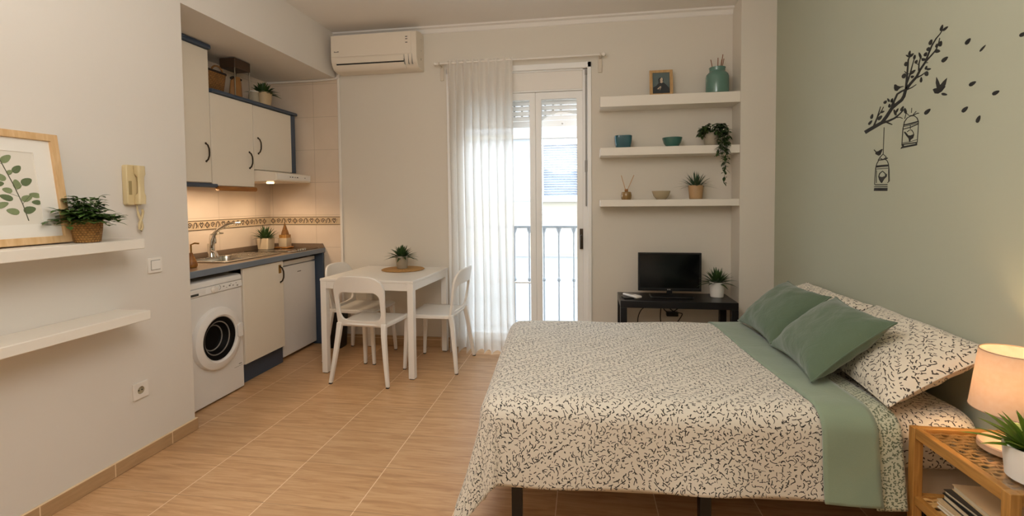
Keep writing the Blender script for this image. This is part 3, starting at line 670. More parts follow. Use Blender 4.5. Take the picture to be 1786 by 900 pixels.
def potted(name, label, c, r0, r1, h, potm, fol, lfm, cat='plant', square=False, group=None):
    t = thing(name, label, cat, c, 0, group)
    b = B()
    if square:
        R = []
        for r, z in pot_prof(r0, r1, h): R.append([(c[0]+x, c[1]+y, c[2]+z) for x, y in rrect(-r, r, -r, r, r*.18, 3)])
        b.rings(R, True, True, False)
        s = B(); s.rings([[(c[0]+x, c[1]+y, c[2]+h-.014) for x, y in rrect(-r1+.004, r1-.004, -r1+.004, r1-.004, r1*.18, 3)]]*2, True, False, True)
    else:
        b.lathe(c, pot_prof(r0, r1, h), 36, True, False)
        s = B(); s.lathe((c[0], c[1], c[2]+h-.016), [(.001, .004), (r1*.5, .003), (r1-.003, 0)], 24, False, False)
    obj('pot', b, potm, t); obj('soil', s, M['soil'], t); obj('foliage', fol, lfm, t, smooth=60)
    return t

# on the worktop
c = (-2.90, 3.975, .9275)
potted('potted_aloe', 'spiky green plant in a cream square pot on the black cooktop', c, .050, .056, .105, M['pot_cream'], rosette((c[0], c[1], c[2]+.09), 40, .155, .024, 22, 86, .32, 3, .024), M['lf_dark'], square=True)
one('wooden_tray', bx(-2.90, -2.74, 4.065, 4.155, .9275, .9405), M['honey'], 'small honey wood board under the cream cube pot on the cooktop', 'board', bevel=.004)
t = thing('cube_planter', 'cream cube pot with a brown pointed wooden ornament beside the spiky plant', 'planter', (-2.80, 4.11, .941))
b = B(); R = [[(-2.80+x, 4.11+y, .941+z) for x, y in rrect(-r, r, -r, r, .008, 3)] for r, z in ((.039, 0), (.041, .004), (.043, .082), (.039, .082), (.038, .07))]; b.rings(R, True, True, True); obj('pot', b, M['pot_cream'], t)
b = B(); b.box(-2.837, -2.763, 4.073, 4.147, 1.012, 1.055); obj('block', b, M['bamboo_z'], t, bevel=.004)
b = B(); b.lathe((-2.795, 4.105, 1.054), [(.036, 0), (.030, .025), (.018, .06), (.009, .09), (.002, .112)], 8); obj('spire', b, M['wicker2'], t)
t = thing('soap_dispenser', 'amber soap bottle with brass pump at the left end of the worktop', 'soap bottle', (-2.63, 2.84, .921))
b = B(); b.lathe((-2.63, 2.84, .921), [(.030, 0), (.036, .01), (.036, .025), (.020, .07), (.012, .085), (.010, .10)], 20); obj('bottle', b, M['honey'], t)
b = B(); b.tube([(-2.63, 2.84, 1.015), (-2.63, 2.84, 1.075), (-2.61, 2.85, 1.085), (-2.585, 2.86, 1.082)], .0055, 8); obj('pump', b, M['brass'], t)

# on top of the wall cabinets
ZT = 2.2025
t = thing('wicker_basket', 'brown wicker basket with a dark rim on top of the wall cabinets', 'basket', (-2.85, 3.285, ZT))
b = B(); R = [[(-2.85+x*sx, 3.285+y*sy, ZT+z) for x, y in rrect(-1, 1, -1, 1, .35, 5)] for sx, sy, z in ((.070, .085, 0), (.078, .092, .01), (.092, .105, .14), (.090, .103, .15), (.082, .096, .15), (.072, .085, .02))]; b.rings(R, True, True, True); obj('body', b, M['wicker2'], t)
b = B(); b.tube([(-2.85+.090*x, 3.285+.104*y, ZT+.152) for x, y in rrect(-1, 1, -1, 1, .35, 5)+[rrect(-1, 1, -1, 1, .35, 5)[0]]], .009, 8); obj('rim', b, M['soil'], t)
b = B(); b.tube([(-2.762, 3.285+.055*cos(a), ZT+.15+.045*sin(a)) for a in lin(0, pi, 10)], .007, 8); obj('handle', b, M['wicker2'], t)
t = thing('cloth_pouch', 'tan leather bag standing inside the open lantern on the cabinets', 'bag', (-2.805, 3.53, ZT))
b = B(); b.grid(lambda u, v: (-2.806+.040*cos(2*pi*u)*(1-.6*v)+.006*v+.005*sin(7*2*pi*u)*v, 3.528+.066*sin(2*pi*u)*(1-.15*v)+.008*sin(5*2*pi*u)*v, ZT+.007+.15*v+.02*v*cos(2*pi*u*2)), lin(0, 1, 49), lin(0, 1, 14)); b.lathe((-2.806, 3.528, ZT+.007), [(.001, .001), (.040, 0)], 24, False, False, sy=1.65); obj('body', b, pbr('tan_leather', '#8f6330', .55, var=.25, vscale=25, bump=.4), t, smooth=180)
b = B(); b.tube([(-2.80+.010*sin(3*a), 3.528+.055*cos(a), ZT+.160+.012*sin(a)) for a in lin(0, 2*pi, 18)], .006, 6); obj('drawstring', b, M['soil'], t)
t = thing('lantern', 'open lantern with dark wooden top on thin pale legs above the cabinets', 'lantern', (-2.805, 3.53, ZT))
b = B(); b.box(-2.872, -2.737, 3.440, 3.620, ZT+.230, ZT+.305); obj('top', b, M['bronze'], t, bevel=.004)
for x in (-2.864, -2.745):
    for y in (3.448, 3.612): b = B(); b.tube([(x, y, ZT), (x, y, ZT+.235)], .0045, 8); obj('leg', b, M['steel'], t)
obj('base', bx(-2.868, -2.741, 3.445, 3.616, ZT, ZT+.006), M['bronze'], t)
t = thing('white_cup', 'tapered white pot standing between lantern and green plant on the cabinets', 'pot', (-2.80, 3.735, ZT))
b = B(); b.lathe((-2.80, 3.735, ZT), [(.034, 0), (.048, .004), (.036, .10), (.034, .104), (.030, .104), (.030, .09)], 28); obj('body', b, M['pot_grey'], t)
b = B(); b.lathe((-2.80, 3.735, ZT+.10), [(.038, 0), (.039, .006), (.02, .010), (.002, .011)], 24); obj('lid', b, M['pot_white'], t)
c = (-2.815, 3.88, ZT)
potted('potted_plant', 'leafy dark plant in a round beige pot on top of the wall cabinets', c, .058, .072, .125, M['pot_beige'], rosette((c[0], c[1], c[2]+.11), 50, .125, .038, 8, 86, .32, 5, .036), M['lf_dark'])

# ------------------------------------------------------------------ things on the white wall at the left
def lshelf(label, y0, y1, z0, z1):
    t = thing('floating_shelf', label, 'shelf', (XL+.1, (y0+y1)/2, z0), 0, 'white floating shelves')
    obj('board', bx(XL+.001, -2.115, y0, y1, z0, z1), M['shelf'], t, bevel=.003)
    return t
lshelf('upper white shelf on the left wall carrying the leaf picture', .55, 2.012, 1.137, 1.184)
lshelf('empty lower white shelf on the left wall above the socket', .55, 2.030, .786, .830)
# leaf print leaning on the wall
pf = thing('picture_frame', 'large pale wood framed print of a green leafy twig on the left shelf', 'picture', (-2.20, 1.53, 1.185))
PW, PH, th = .425, .470, rad(7.5)
def pm(u, v, d):   # u along +Y, v up the leaning picture, d towards the room
    return (-2.235-v*sin(th)+d*cos(th), 1.346+u, 1.1885+v*cos(th)+d*sin(th))
def rect(u0, u1, v0, v1): return [(u0, v0), (u1, v0), (u1, v1), (u0, v1)]
b = B(); b.frame(rect(0, PW, 0, PH), rect(.030, PW-.030, .030, PH-.030), lambda u, v: pm(u, v, -.008), lambda u, v: pm(u, v, .016)); obj('frame', b, M['pine'], pf, bevel=.002)
b = B(); b.frame(rect(.028, PW-.028, .028, PH-.028), rect(.095, PW-.095, .085, PH-.085), lambda u, v: pm(u, v, -.004), lambda u, v: pm(u, v, .003)); obj('mat', b, M['mat_board'], pf)
b = B(); b.prism(rect(.09, PW-.09, .08, PH-.08), lambda u, v: pm(u, v, -.004), lambda u, v: pm(u, v, .000)); art = obj('print', b, M['paper'], pf)
def ell0(cu, cv, l, w, ang, d0=.0004, d1=.0008):
    a0 = rad(ang); pts = []
    for k_ in range(14):
        t_ = 2*pi*k_/14; x = l/2*cos(t_); y = w/2*sin(t_)*(1-.25*cos(t_)); pts.append((cu+x*cos(a0)-y*sin(a0), cv+x*sin(a0)+y*cos(a0)))
    return pts
def ell(cu, *a): return ell0(cu+EU, *a)
EU = .016
b = B(); b.bar([pm(EU+.262, .10, .0008), pm(EU+.250, .17, .0008), pm(EU+.228, .25, .0008), pm(EU+.205, .32, .0008), pm(EU+.188, .37, .0008)], .003, .001, (0, 1, 0))
for (u0, v0, u1, v1) in ((.250, .17, .285, .21), (.235, .225, .262, .25), (.216, .285, .25, .315), (.2, .33, .17, .345), (.24, .2, .205, .215)): b.bar([pm(EU+u0, v0, .0008), pm(EU+u1, v1, .0008)], .0018, .001, (0, 1, 0))
obj('stem', b, M['stem'], art)
LV = [(.178, .405, .042, .024, 100), (.160, .372, .046, .024, 140), (.216, .352, .046, .026, 40), (.160, .330, .040, .022, 165), (.248, .312, .040, .026, 45), (.140, .300, .050, .026, 155), (.187, .278, .044, .026, 150), (.276, .262, .044, .030, 30), (.240, .250, .040, .028, 100), (.140, .262, .046, .022, 160), (.182, .250, .032, .022, 10), (.158, .218, .044, .026, 150), (.205, .225, .034, .022, 165), (.198, .196, .046, .024, 160), (.268, .193, .042, .026, 20), (.298, .206, .042, .022, 170), (.300, .176, .034, .020, 175), (.180, .166, .048, .024, 20), (.213, .140, .044, .026, 165), (.272, .145, .046, .030, 15), (.222, .298, .024, .018, 40)]
for m_, sel in (('leafA', 0), ('leafB', 1)):
    b = B()
    for i, q in enumerate(LV):
        if (i % 3 == 1) == bool(sel): b.prism(ell(*q), lambda u, v: pm(u, v, .0004), lambda u, v: pm(u, v, .0012))
    obj('painted_leaf', b, M[m_], art)
EU = 0
c = (-2.190, 1.806, 1.1845)
bsk = thing('potted_plant', 'bushy small leaved plant in a woven basket on the upper left shelf', 'plant', c)
b = B(); b.lathe(c, [(.042, 0), (.047, .003), (.053, .05), (.057, .095), (.058, .102), (.053, .102), (.052, .085)], 40); obj('pot', b, M['wicker'], bsk)
b = B(); b.lathe((c[0], c[1], c[2]+.086), [(.001, .004), (.052, 0)], 24, False, False); obj('soil', b, M['soil'], bsk)
obj('foliage', bush((c[0], c[1], c[2]+.095), 80, .120, 11, .020, .042, 1.0, .95), M['lf_mid'], bsk, smooth=60)
# intercom
ic = thing('intercom_phone', 'beige intercom handset hung on the left wall', 'intercom', (XL+.02, 2.125, 1.35))
b = B(); b.prism(rrect(2.083, 2.165, 1.348, 1.552, .010, 3), lambda y, z: (XL+.001, y, z), lambda y, z: (XL+.030, y, z)); base_ = obj('base', b, M['phone'], ic, bevel=.003)
b = B(); R = []
for v in lin(0, 1, 15):
    z = 1.352+.196*v; e = abs(v-.5)*2; dep = .040+.030*(e**3)*.3; wv = .021 if e > .55 else .017
    dep = .062 if e > .55 else .052+.01*e
    R.append([(XL+.030+(x+1)/2*(dep-.028)+(.012 if e < .5 else 0)*(x < 0), 2.137+y*wv+.006*(1-e), z) for x, y in rrect(-1, 1, -1, 1, .5, 4)])
b.rings(R); obj('handset', b, M['phone'], ic, smooth=60)
b = bx(XL+.03, XL+.0315, 2.093, 2.108, 1.40, 1.47); b.box(XL+.03, XL+.033, 2.164, 2.172, 1.40, 1.47); obj('hook_slot', b, pbr('aged_plastic_dark', '#9c8a60', .5), ic)
b = B(); P0 = [(XL+.028, 2.135, 1.350), (XL+.030, 2.134, 1.325), (XL+.032, 2.138, 1.300), (XL+.034, 2.150, 1.262), (XL+.034, 2.156, 1.232), (XL+.033, 2.148, 1.214), (XL+.032, 2.140, 1.224), (XL+.033, 2.140, 1.250), (XL+.035, 2.154, 1.285), (XL+.036, 2.160, 1.312), (XL+.036, 2.155, 1.325)]
b.tube(P0, [.003]*2+[.006]*9, 8); obj('cord', b, M['phone'], ic, smooth=60)
sw = thing('light_switch', 'square white light switch on the left wall beside the kitchen', 'switch', (XL, 2.248, .975))
b = B(); b.prism(rrect(2.205, 2.290, .980, 1.063, .006, 3), lambda y, z: (XL+.0005, y, z), lambda y, z: (XL+.009, y, z)); obj('plate', b, M['wplastic'], sw, bevel=.002)
obj('rocker_gap', bx(XL+.008, XL+.0096, 2.219, 2.276, .995, 1.049), M['grey'], sw)
b = B(); b.prism([(2.222, .998), (2.273, .998), (2.273, 1.046), (2.222, 1.046)], lambda y, z: (XL+.008, y, z), lambda y, z: (XL+.013+(.003 if z > 1.02 else 0), y, z)); obj('rocker', b, M['lacquer'], sw, bevel=.0015)
so = thing('wall_socket', 'white power socket low on the left wall', 'socket', (XL, 2.135, .33))
b = B(); o = [(2.135+.042*cos(a)/max(abs(cos(a)), abs(sin(a))), .378+.042*sin(a)/max(abs(cos(a)), abs(sin(a)))) for a in lin(0, 2*pi, 41)[:-1]]; i_ = [(2.135+.020*cos(a), .378+.020*sin(a)) for a in lin(0, 2*pi, 41)[:-1]]
b.frame(o, i_, lambda y, z: (XL+.0005, y, z), lambda y, z: (XL+.010, y, z)); obj('plate', b, M['wplastic'], so, bevel=.001)
b = B(); b.lathe((XL+.0005, 2.135, .378), [(.0205, .009), (.0195, .002), (.001, .002)], 24, False, False, axis='x'); obj('recess', b, pbr('socket_inner', '#a2967c', .5), so)
b = B()
for s in (-1, 1): b.lathe((XL+.002, 2.135+s*.009, .378), [(.003, 0), (.003, .004)], 8, axis='x')
obj('pin_hole', b, M['dark'], so)

# ------------------------------------------------------------------ dining corner
TR = rad(-4); tb = thing('dining_table', 'square white dining table with straight legs', 'table', (-1.645, 3.800, 0), TR)
hw, hd_, ht = .395, .375, .755
obj('tabletop', bx(-hw, hw, -hd_, hd_, ht-.020, ht), M['lacquer'], tb, local=True, bevel=.003)
a = .004
each('apron', [(-hw+.05, hw-.05, -hd_+a, -hd_+a+.018, ht-.078, ht-.020), (-hw+.05, hw-.05, hd_-a-.018, hd_-a, ht-.078, ht-.020), (-hw+a, -hw+a+.018, -hd_+.05, hd_-.05, ht-.078, ht-.02), (hw-a-.018, hw-a, -hd_+.05, hd_-.05, ht-.078, ht-.02)], M['lacquer'], tb, local=True, bevel=.002)
for sx in (-1, 1):
    for sy in (-1, 1):
        x, y = sx*(hw-.026), sy*(hd_-.026)
        l_ = obj('leg', bx(x-.024, x+.024, y-.024, y+.024, .006, ht-.020), M['lacquer'], tb, local=True, bevel=.003)
        W[l_] = W[tb]; obj('foot', bx(x-.018, x+.018, y-.018, y+.018, 0, .007), M['rubber'], l_, local=True)

def make_chair(label, loc, rz):
    t = thing('dining_chair', label, 'chair', loc, rz, 'white plastic chairs around the table')
    P = M['lacquer']; zs = .450
    # seat: dished shell, front edge at y=+.21, rear edge at y=-.20
    def top(u, v):
        x = (u-.5)*2; y = -.205+.395*v; hw_ = .188+.022*v
        z = zs-.012*(1-x*x)*sin(pi*min(1, v*1.05))-.014*max(0, (v-.85)/.15)**2
        return (x*hw_, y-.012*(1-x*x)*(1-v), z)
    b = B(); us = lin(0, 1, 17); vs_ = lin(0, 1, 17); b.grid(top, us, vs_); n = len(us)*len(vs_)
    b2 = B(); b2.v = b.v; b2.f = b.f; b2.mi = b.mi
    obj('seat', b2, P, t, local=True, solid=.016, smooth=60, bevel=0)
    # side rails under the seat edge
    # back: arch with a wide opening under the top panel
    def yb(x, z): 
        f = (z-.44)/.38
        return -.200-.055*f-.035*(1-(x/.2)**2)*min(1, max(0, f*1.2))
    Wd = .206
    def outer(i, n_=12):
        pass
    zb, zt, r = .425, .812, .115
    out = [(-.196, zb)]+[(-.196-.006*(z-zb)/.2, z) for z in lin(zb, .60, 6)[1:]]
    out += [(-Wd+r-r*cos(a_), zt-r+r*sin(a_)) for a_ in lin(0, pi/2, 10)] + [(x, zt+.004*(1-(x/.09)**2)) for x in lin(-.07, .07, 7)]
    out += [(Wd-r+r*sin(a_), zt-r+r*cos(a_)) for a_ in lin(0, pi/2, 10)] + [(.196+.006*(z-zb)/.2, z) for z in lin(.60, zb, 6)]
    nn = len(out)
    # inner loop follows the outer one point for point
    inn = []
    zi0, zi1, xi, ri = .476, .690, .166, .055
    for (x, z) in out:
        f = (z-zb)/(zt-zb); s = -1 if x < 0 else 1
        inn.append(None)
    lp = rrect(-xi, xi, zi0, zi1, ri, 7)
    def near(i):
        f = i/(nn-1); return f
    # arc-length walk of the inner loop from bottom left, clockwise over the top, to bottom right
    path = [(-xi+.05, zi0), (-xi+ri*.3, zi0+ri*.12), (-xi, zi0+ri*.9)]+[(-xi, z) for z in lin(zi0+ri, zi1-ri, 5)]+[(-xi+ri-ri*cos(a_), zi1-ri+ri*sin(a_)) for a_ in lin(0, pi/2, 8)]
    path += [(x, zi1) for x in lin(-xi+ri, xi-ri, 7)[1:-1]]
    path += [(-x, z) for x, z in path[:16][::-1]]
    L = [0]
    for p, q in zip(path[:-1], path[1:]): L.append(L[-1]+hypot(q[0]-p[0], q[1]-p[1]))
    Lo = [0]
    for p, q in zip(out[:-1], out[1:]): Lo.append(Lo[-1]+hypot(q[0]-p[0], q[1]-p[1]))
    def at(s):
        for i in range(len(L)-1):
            if s <= L[i+1]+1e-9:
                f = (s-L[i])/max(1e-9, L[i+1]-L[i]); return (path[i][0]+(path[i+1][0]-path[i][0])*f, path[i][1]+(path[i+1][1]-path[i][1])*f)
        return path[-1]
    inn = [at(L[-1]*q/Lo[-1]) for q in Lo]
    # close the loop along the bottom
    nb = 7
    out2 = out+[(x, zb) for x in lin(.196, -.196, nb)[1:-1]]; inn2 = inn+[(x, zi0-.006*(1-(x/.12)**2)) for x in lin(inn[-1][0], inn[0][0], nb)[1:-1]]
    b = B(); b.frame(out2, inn2, lambda x, z: (x, yb(x, z)-.010, z), lambda x, z: (x, yb(x, z)+.010, z)); obj('backrest', b, P, t, local=True, bevel=.005, smooth=50)
    for s in (-1, 1):
        b = B(); b.bar([(s*.180, -.203, .452), (s*.186, -.218, .36), (s*.205, -.238, .20), (s*.232, -.262, .006)], [.040, .036, .032, .027], [.036, .036, .032, .026]); l_ = obj('leg', b, P, t, local=True, bevel=.006, smooth=50)
        obj('foot', B().box(s*.232-.010, s*.232+.010, -.274, -.252, 0, .008), M['rubber'], l_, local=True)
        b = B(); b.bar([(s*.186, .160, .446), (s*.190, .168, .36), (s*.197, .178, .18), (s*.203, .188, .006)], [.040, .034, .029, .025], [.044, .036, .030, .025]); l_ = obj('leg', b, P, t, local=True, bevel=.006, smooth=50)
        obj('foot', B().box(s*.203-.010, s*.203+.010, .178, .198, 0, .008), M['rubber'], l_, local=True)
        b = B(); b.bar([(s*.186, -.20, .436), (s*.195, 0, .433), (s*.200, .165, .436)], .022, .026); obj('side_rail', b, P, t, local=True, bevel=.004)
    return t
ch = make_chair('white plastic chair in front of the table, its open back to the viewer', (-1.630, 3.505, 0), rad(-4))
dup(ch, (-1.912, 3.905, 0), rad(-93), 'white plastic chair at the kitchen end of the table beside the blue panel')
dup(ch, (-1.240, 3.810, 0), rad(86), 'white plastic chair at the window end of the table beside the curtain')
b = B(); b.lathe((-1.585, 3.985, .7555), [(.001, 0), (.180, 0), (.187, .004), (.180, .008), (.001, .008)], 48, False, False); one('placemat', b, M['rope'], 'round woven jute placemat in the middle of the white table', 'placemat')
c = (-1.60, 4.00, .764)
potted('potted_plant', 'spiky plant in a grey stone pot on the white table', c, .045, .058, .112, M['pot_grey'], rosette((c[0], c[1], c[2]+.095), 60, .130, .032, 5, 86, .32, 21, .036), M['lf_dark'])
t = thing('waste_bin', 'black square bin standing against the back wall behind the left chair', 'bin', (-2.30, 4.125, 0))
b = B(); R = [[(-2.30+x, 4.125+y, z) for x, y in rrect(-r, r, -r, r, .02, 3)] for r, z in ((.062, 0), (.065, .005), (.078, .33), (.074, .33), (.07, .30))]; b.rings(R); obj('body', b, M['black'], t)
b = B(); R = [[(-2.30+x, 4.125+y, z) for x, y in rrect(-r, r, -r, r, .02, 3)] for r, z in ((.080, .318), (.081, .336), (.076, .342))]; b.rings(R); obj('lid', b, M['black'], t)

# ------------------------------------------------------------------ niche shelves and what stands on them
def nshelf(label, z0, z1):
    t = thing('wall_shelf', label, 'shelf', (.68, 4.12, z0), 0, 'thick white shelves in the niche')
    obj('board', bx(.128, 1.2155, 4.010, YB-.002, z0, z1), M['shelf'], t, bevel=.003)
S1, S2, S3 = 2.200, 1.782, 1.352
nshelf('top thick white wall shelf with the small picture and the teal jar', S1-.085, S1)
nshelf('middle thick white wall shelf with bowls and the trailing plant', S2-.066, S2)
nshelf('lowest thick white wall shelf with the reed diffuser and sand bowl', S3-.056, S3)
pf = thing('photo_frame', 'small light wood framed picture on the top wall shelf', 'picture', (.63, 4.11, S1))
FW, FH, th2 = .185, .222, rad(9)
def pm2(u, v, d): return (.535+u, 4.100+v*sin(th2)-d*cos(th2), S1+.001+v*cos(th2)+.002)
b = B(); b.frame(rect(0, FW, 0, FH), rect(.024, FW-.024, .022, FH-.022), lambda u, v: pm2(u, v, -.006), lambda u, v: pm2(u, v, .012)); obj('frame', b, M['oak'], pf, bevel=.002)
b = B(); b.prism(rect(.022, FW-.022, .02, FH-.02), lambda u, v: pm2(u, v, -.003), lambda u, v: pm2(u, v, .002)); art = obj('print', b, M['pic_bg'], pf)
b = B()
b.prism([(.026, .024), (.160, .024), (.158, .066), (.125, .105), (.098, .122), (.078, .118), (.052, .088), (.028, .076)], lambda u, v: pm2(u, v, .002), lambda u, v: pm2(u, v, .0025))
b.prism([(.072, .115), (.070, .145), (.080, .158), (.100, .158), (.112, .146), (.110, .118)], lambda u, v: pm2(u, v, .002), lambda u, v: pm2(u, v, .0024)); obj('printed_figure', b, M['pic_dk'], art)
b = B(); b.prism(ell(.096, .142, .032, .022, 80), lambda u, v: pm2(u, v, .0025), lambda u, v: pm2(u, v, .0030)); b.prism([(.082, .118), (.096, .110), (.110, .120), (.104, .128), (.088, .128)], lambda u, v: pm2(u, v, .0025), lambda u, v: pm2(u, v, .0030)); b.prism([(.060, .062), (.085, .085), (.094, .080), (.080, .046), (.088, .084), (.072, .058)], lambda u, v: pm2(u, v, .0025), lambda u, v: pm2(u, v, .0030)); obj('printed_highlight', b, M['pic_lt'], art)
b = B(); b.prism([(FW/2-.02, .01), (FW/2+.02, .01), (FW/2+.014, .13), (FW/2-.014, .13)], lambda u, v: (.535+u, 4.155-v*.18, S1+.001+v), lambda u, v: (.535+u, 4.158-v*.18, S1+.001+v)); obj('easel_back', b, M['oak'], pf)
t = thing('reed_vase', 'teal glazed jar with reed sticks on the top wall shelf', 'vase', (1.065, 4.105, S1))
c = (1.065, 4.105, S1+.0005)
b = B(); b.lathe(c, [(.078, 0), (.086, .006), (.089, .03), (.089, .135), (.084, .155), (.068, .172), (.061, .180), (.060, .200), (.063, .206), (.063, .212), (.056, .212), (.054, .18)], 40, True, False); obj('jar', b, M['teal'], t)
b = B(); b.lathe((c[0], c[1], c[2]+.19), [(.001, 0), (.055, 0)], 24, False, False); obj('mouth', b, M['tealb'], t)
for dx, dy, h in ((-.048, .01, .070), (.010, .02, .085), (.042, 0, .105), (.054, .015, .075), (.03, -.015, .06)):
    b = B(); b.tube([(c[0]+dx*.35, c[1]+dy*.3, c[2]+.10), (c[0]+dx, c[1]+dy, c[2]+.212+h)], .0032, 6); obj('reed', b, M['reedd'], t)
def bowl(name, label, c, prof, m, inner=None, square=0):
    b = B()
    if square:
        b.rings([[(c[0]+x, c[1]+y, c[2]+z) for x, y in rrect(-r, r, -r, r, r*square, 5)] for r, z in prof], True, True, True)
    else: b.lathe(c, prof, 40, True, True)
    return one(name, b, m, label, 'bowl', loc=c)
bowl('blue_mug', 'petrol blue rounded square cup on the middle wall shelf', (.318, 4.10, S2+.0005), [(.052, 0), (.060, .006), (.070, .06), (.072, .098), (.069, .102), (.065, .098), (.060, .03), (.05, .012)], M['blueg'], square=.5)
bowl('teal_bowl', 'dark teal bowl on the middle wall shelf', (.715, 4.10, S2+.0005), [(.046, 0), (.050, .004), (.068, .03), (.079, .066), (.080, .076), (.076, .076), (.066, .035), (.04, .012)], M['tealb'])
bowl('sand_bowl', 'low sand coloured bowl on the lowest wall shelf', (.628, 4.10, S3+.0005), [(.036, 0), (.040, .003), (.062, .03), (.073, .062), (.074, .070), (.070, .070), (.058, .03), (.03, .01)], M['sand'])
# trailing plant
c = (1.020, 4.095, S2+.0005)
tp = thing('trailing_plant', 'trailing green plant in a pale pot hanging over the middle wall shelf', 'plant', c)
b = B(); b.lathe(c, pot_prof(.050, .062, .105), 36, True, False); obj('pot', b, M['pot_grey'], tp)
b = B(); b.lathe((c[0], c[1], c[2]+.088), [(.001, .004), (.058, 0)], 24, False, False); obj('soil', b, M['soil'], tp)
rg = random.Random(5); b = B()
def strand(dx, dy, drop, top=.05, seed=0):
    r2 = random.Random(seed); pts = []
    for t_ in lin(0, 1, 16):
        if t_ < .25: q = t_/.25; p = (c[0]+dx*q, c[1]+dy*q*.9, c[2]+.10+top*sin(pi*q*.75))
        else:
            q = (t_-.25)/.75; p = (c[0]+dx*(1+.12*q)+.010*sin(q*9+seed), c[1]+dy*(.9+.12*min(1, q*4)), c[2]+.10+top*.7-(drop+top*.7)*q)
        pts.append(p)
    b.tube(pts, .0016, 4, False)
    for i in range(2, 16):
        for s in (-1, 1):
            if r2.random() < .93:
                a = r2.uniform(0, 2*pi); leaf(b, pts[i], (cos(a)*.9, sin(a)*.9-.25, r2.uniform(-.7, .5)), r2.uniform(.032, .044), r2.uniform(.018, .026), .35, .25, 3, 'oval')
for i, (dx, dy, drop) in enumerate([(.05, -.105, .30), (.065, -.10, .40), (.075, -.10, .24), (.03, -.11, .19), (.09, -.085, .17), (.10, -.06, .10), (.045, -.11, .14), (.075, -.105, .16), (.02, -.105, .08), (.085, -.10, .30), (-.05, -.07, .0), (-.075, -.02, .02), (-.085, -.05, .03)]): strand(dx, dy, drop, rg.uniform(.04, .075), i)
for i in range(36):
    a = rg.uniform(0, 2*pi); e = rad(rg.uniform(5, 75)); d = (cos(a)*cos(e), sin(a)*cos(e), sin(e)); p = Vector(c)+Vector((cos(a)*.03, sin(a)*.03, .10))
    q = p+Vector(d)*rg.uniform(.02, .07); b.tube([p, q], .0014, 4, False)
    for k_ in range(3): a2 = a+rg.uniform(-1, 1); leaf(b, q, (cos(a2), sin(a2), rg.uniform(-.3, .6)), .036, .020, .3, .25, 3, 'oval')
obj('foliage', b, M['lf_dark'], tp, smooth=60)
# little diffuser
t = thing('reed_diffuser', 'small brown reed diffuser bottle with two sticks on the lowest wall shelf', 'diffuser', (.346, 4.10, S3)); c = (.346, 4.10, S3+.0005)
b = B(); b.lathe(c, [(.036, 0), (.042, .008), (.045, .035), (.041, .058), (.036, .066), (.014, .069), (.013, .072)], 32); obj('bottle', b, M['amber'], t)
b = B(); b.lathe((c[0], c[1], c[2]+.071), [(.014, 0), (.015, .004), (.013, .018), (.008, .019)], 20); obj('collar', b, M['honey'], t)
for dx in (-.042, .062):
    b = B(); b.tube([(c[0], c[1], c[2]+.06), (c[0]+dx, c[1], c[2]+.205)], .0026, 6); obj('reed', b, M['reed'], t)
c = (.903, 4.10, S3+.0005)
potted('potted_succulent', 'thin leaved spiky plant in a bamboo coloured pot on the lowest wall shelf', c, .050, .060, .112, M['pot_clay'], rosette((c[0], c[1], c[2]+.10), 52, .150, .016, 12, 88, .28, 31, .034), M['lf_blue'])

# ------------------------------------------------------------------ television corner
bn = thing('tv_bench', 'black brown console table in the niche behind the bed', 'console table', (.71, 3.96, 0)); bz = .562
BX0, BX1, BY0, BY1 = .275, 1.150, 3.790, 4.150
obj('tabletop', bx(BX0, BX1, BY0, BY1, bz-.055, bz), M['blackw'], bn, bevel=.002)
for x in (BX0, BX1-.05):
    for y in (BY0, BY1-.05): obj('leg', bx(x, x+.05, y, y+.05, 0, bz-.055), M['blackw'], bn, bevel=.002)
tv = thing('television', 'black flat screen television on the console table', 'television', (.69, 4.0, bz)); y0 = 4.04
T0, T1, TZ0, TZ1 = .437, .938, .598, .914
b = B(); b.frame(rect(T0, T1, TZ0, TZ1), rect(T0+.014, T1-.014, TZ0+.022, TZ1-.013), lambda x, z: (x, y0, z), lambda x, z: (x, y0+.03, z)); b.box(T0+.004, T1-.004, y0+.012, y0+.045, TZ0+.004, TZ1-.004); b.box(T0+.08, T1-.08, y0+.04, y0+.075, TZ0+.05, TZ1-.06); bz_ = obj('bezel', b, M['black'], tv, bevel=.002)
obj('screen', bx(T0+.013, T1-.013, y0+.006, y0+.013, TZ0+.021, TZ1-.012), M['screen'], tv)
b = B()
for x in (.675, .690): b.lathe((x, y0-.0008, TZ0+.012), [(.0045, 0), (.0045, .001)], 12, axis='y')
obj('logo', b, M['ltxt'], bz_)
b = B(); b.prism([(-.022, .014), (.022, .014), (.022, .06), (-.022, .06)], lambda x, z: (.688+x, y0+.004, bz+z), lambda x, z: (.688+x, y0+.022, bz+z)); obj('neck', b, M['black'], tv, bevel=.002)
b = B(); R = [[(.690+x, 3.985+y, bz+z) for x, y in rrect(-hx, hx, -hy, hy, .03, 5)] for hx, hy, z in ((.165, .085, .0005), (.168, .088, .005), (.160, .080, .014))]; b.rings(R); obj('foot', b, M['black'], tv)
t = thing('remote_control', 'white remote control on the left end of the black console', 'remote', (.37, 3.90, bz))
mt = Matrix.Translation((.375, 3.905, bz)) @ Matrix.Rotation(rad(35), 4, 'Z')
b = B(); b.box(-.028, .028, -.085, .085, .012, .030, mt); obj('body', b, M['wplastic'], t, bevel=.006)
b = B(); b.box(-.020, .020, -.01, .07, .030, .0312, mt); obj('keypad', b, M['grey'], t)
b = B(); b.box(-.05, .03, -.05, .05, .0005, .012, Matrix.Translation((.350, 3.91, bz)) @ Matrix.Rotation(rad(10), 4, 'Z')); one('set_top_box', b, M['black'], 'small flat black box under the white remote', 'box', bevel=.003)
c = (1.052, 4.02, bz+.0005)
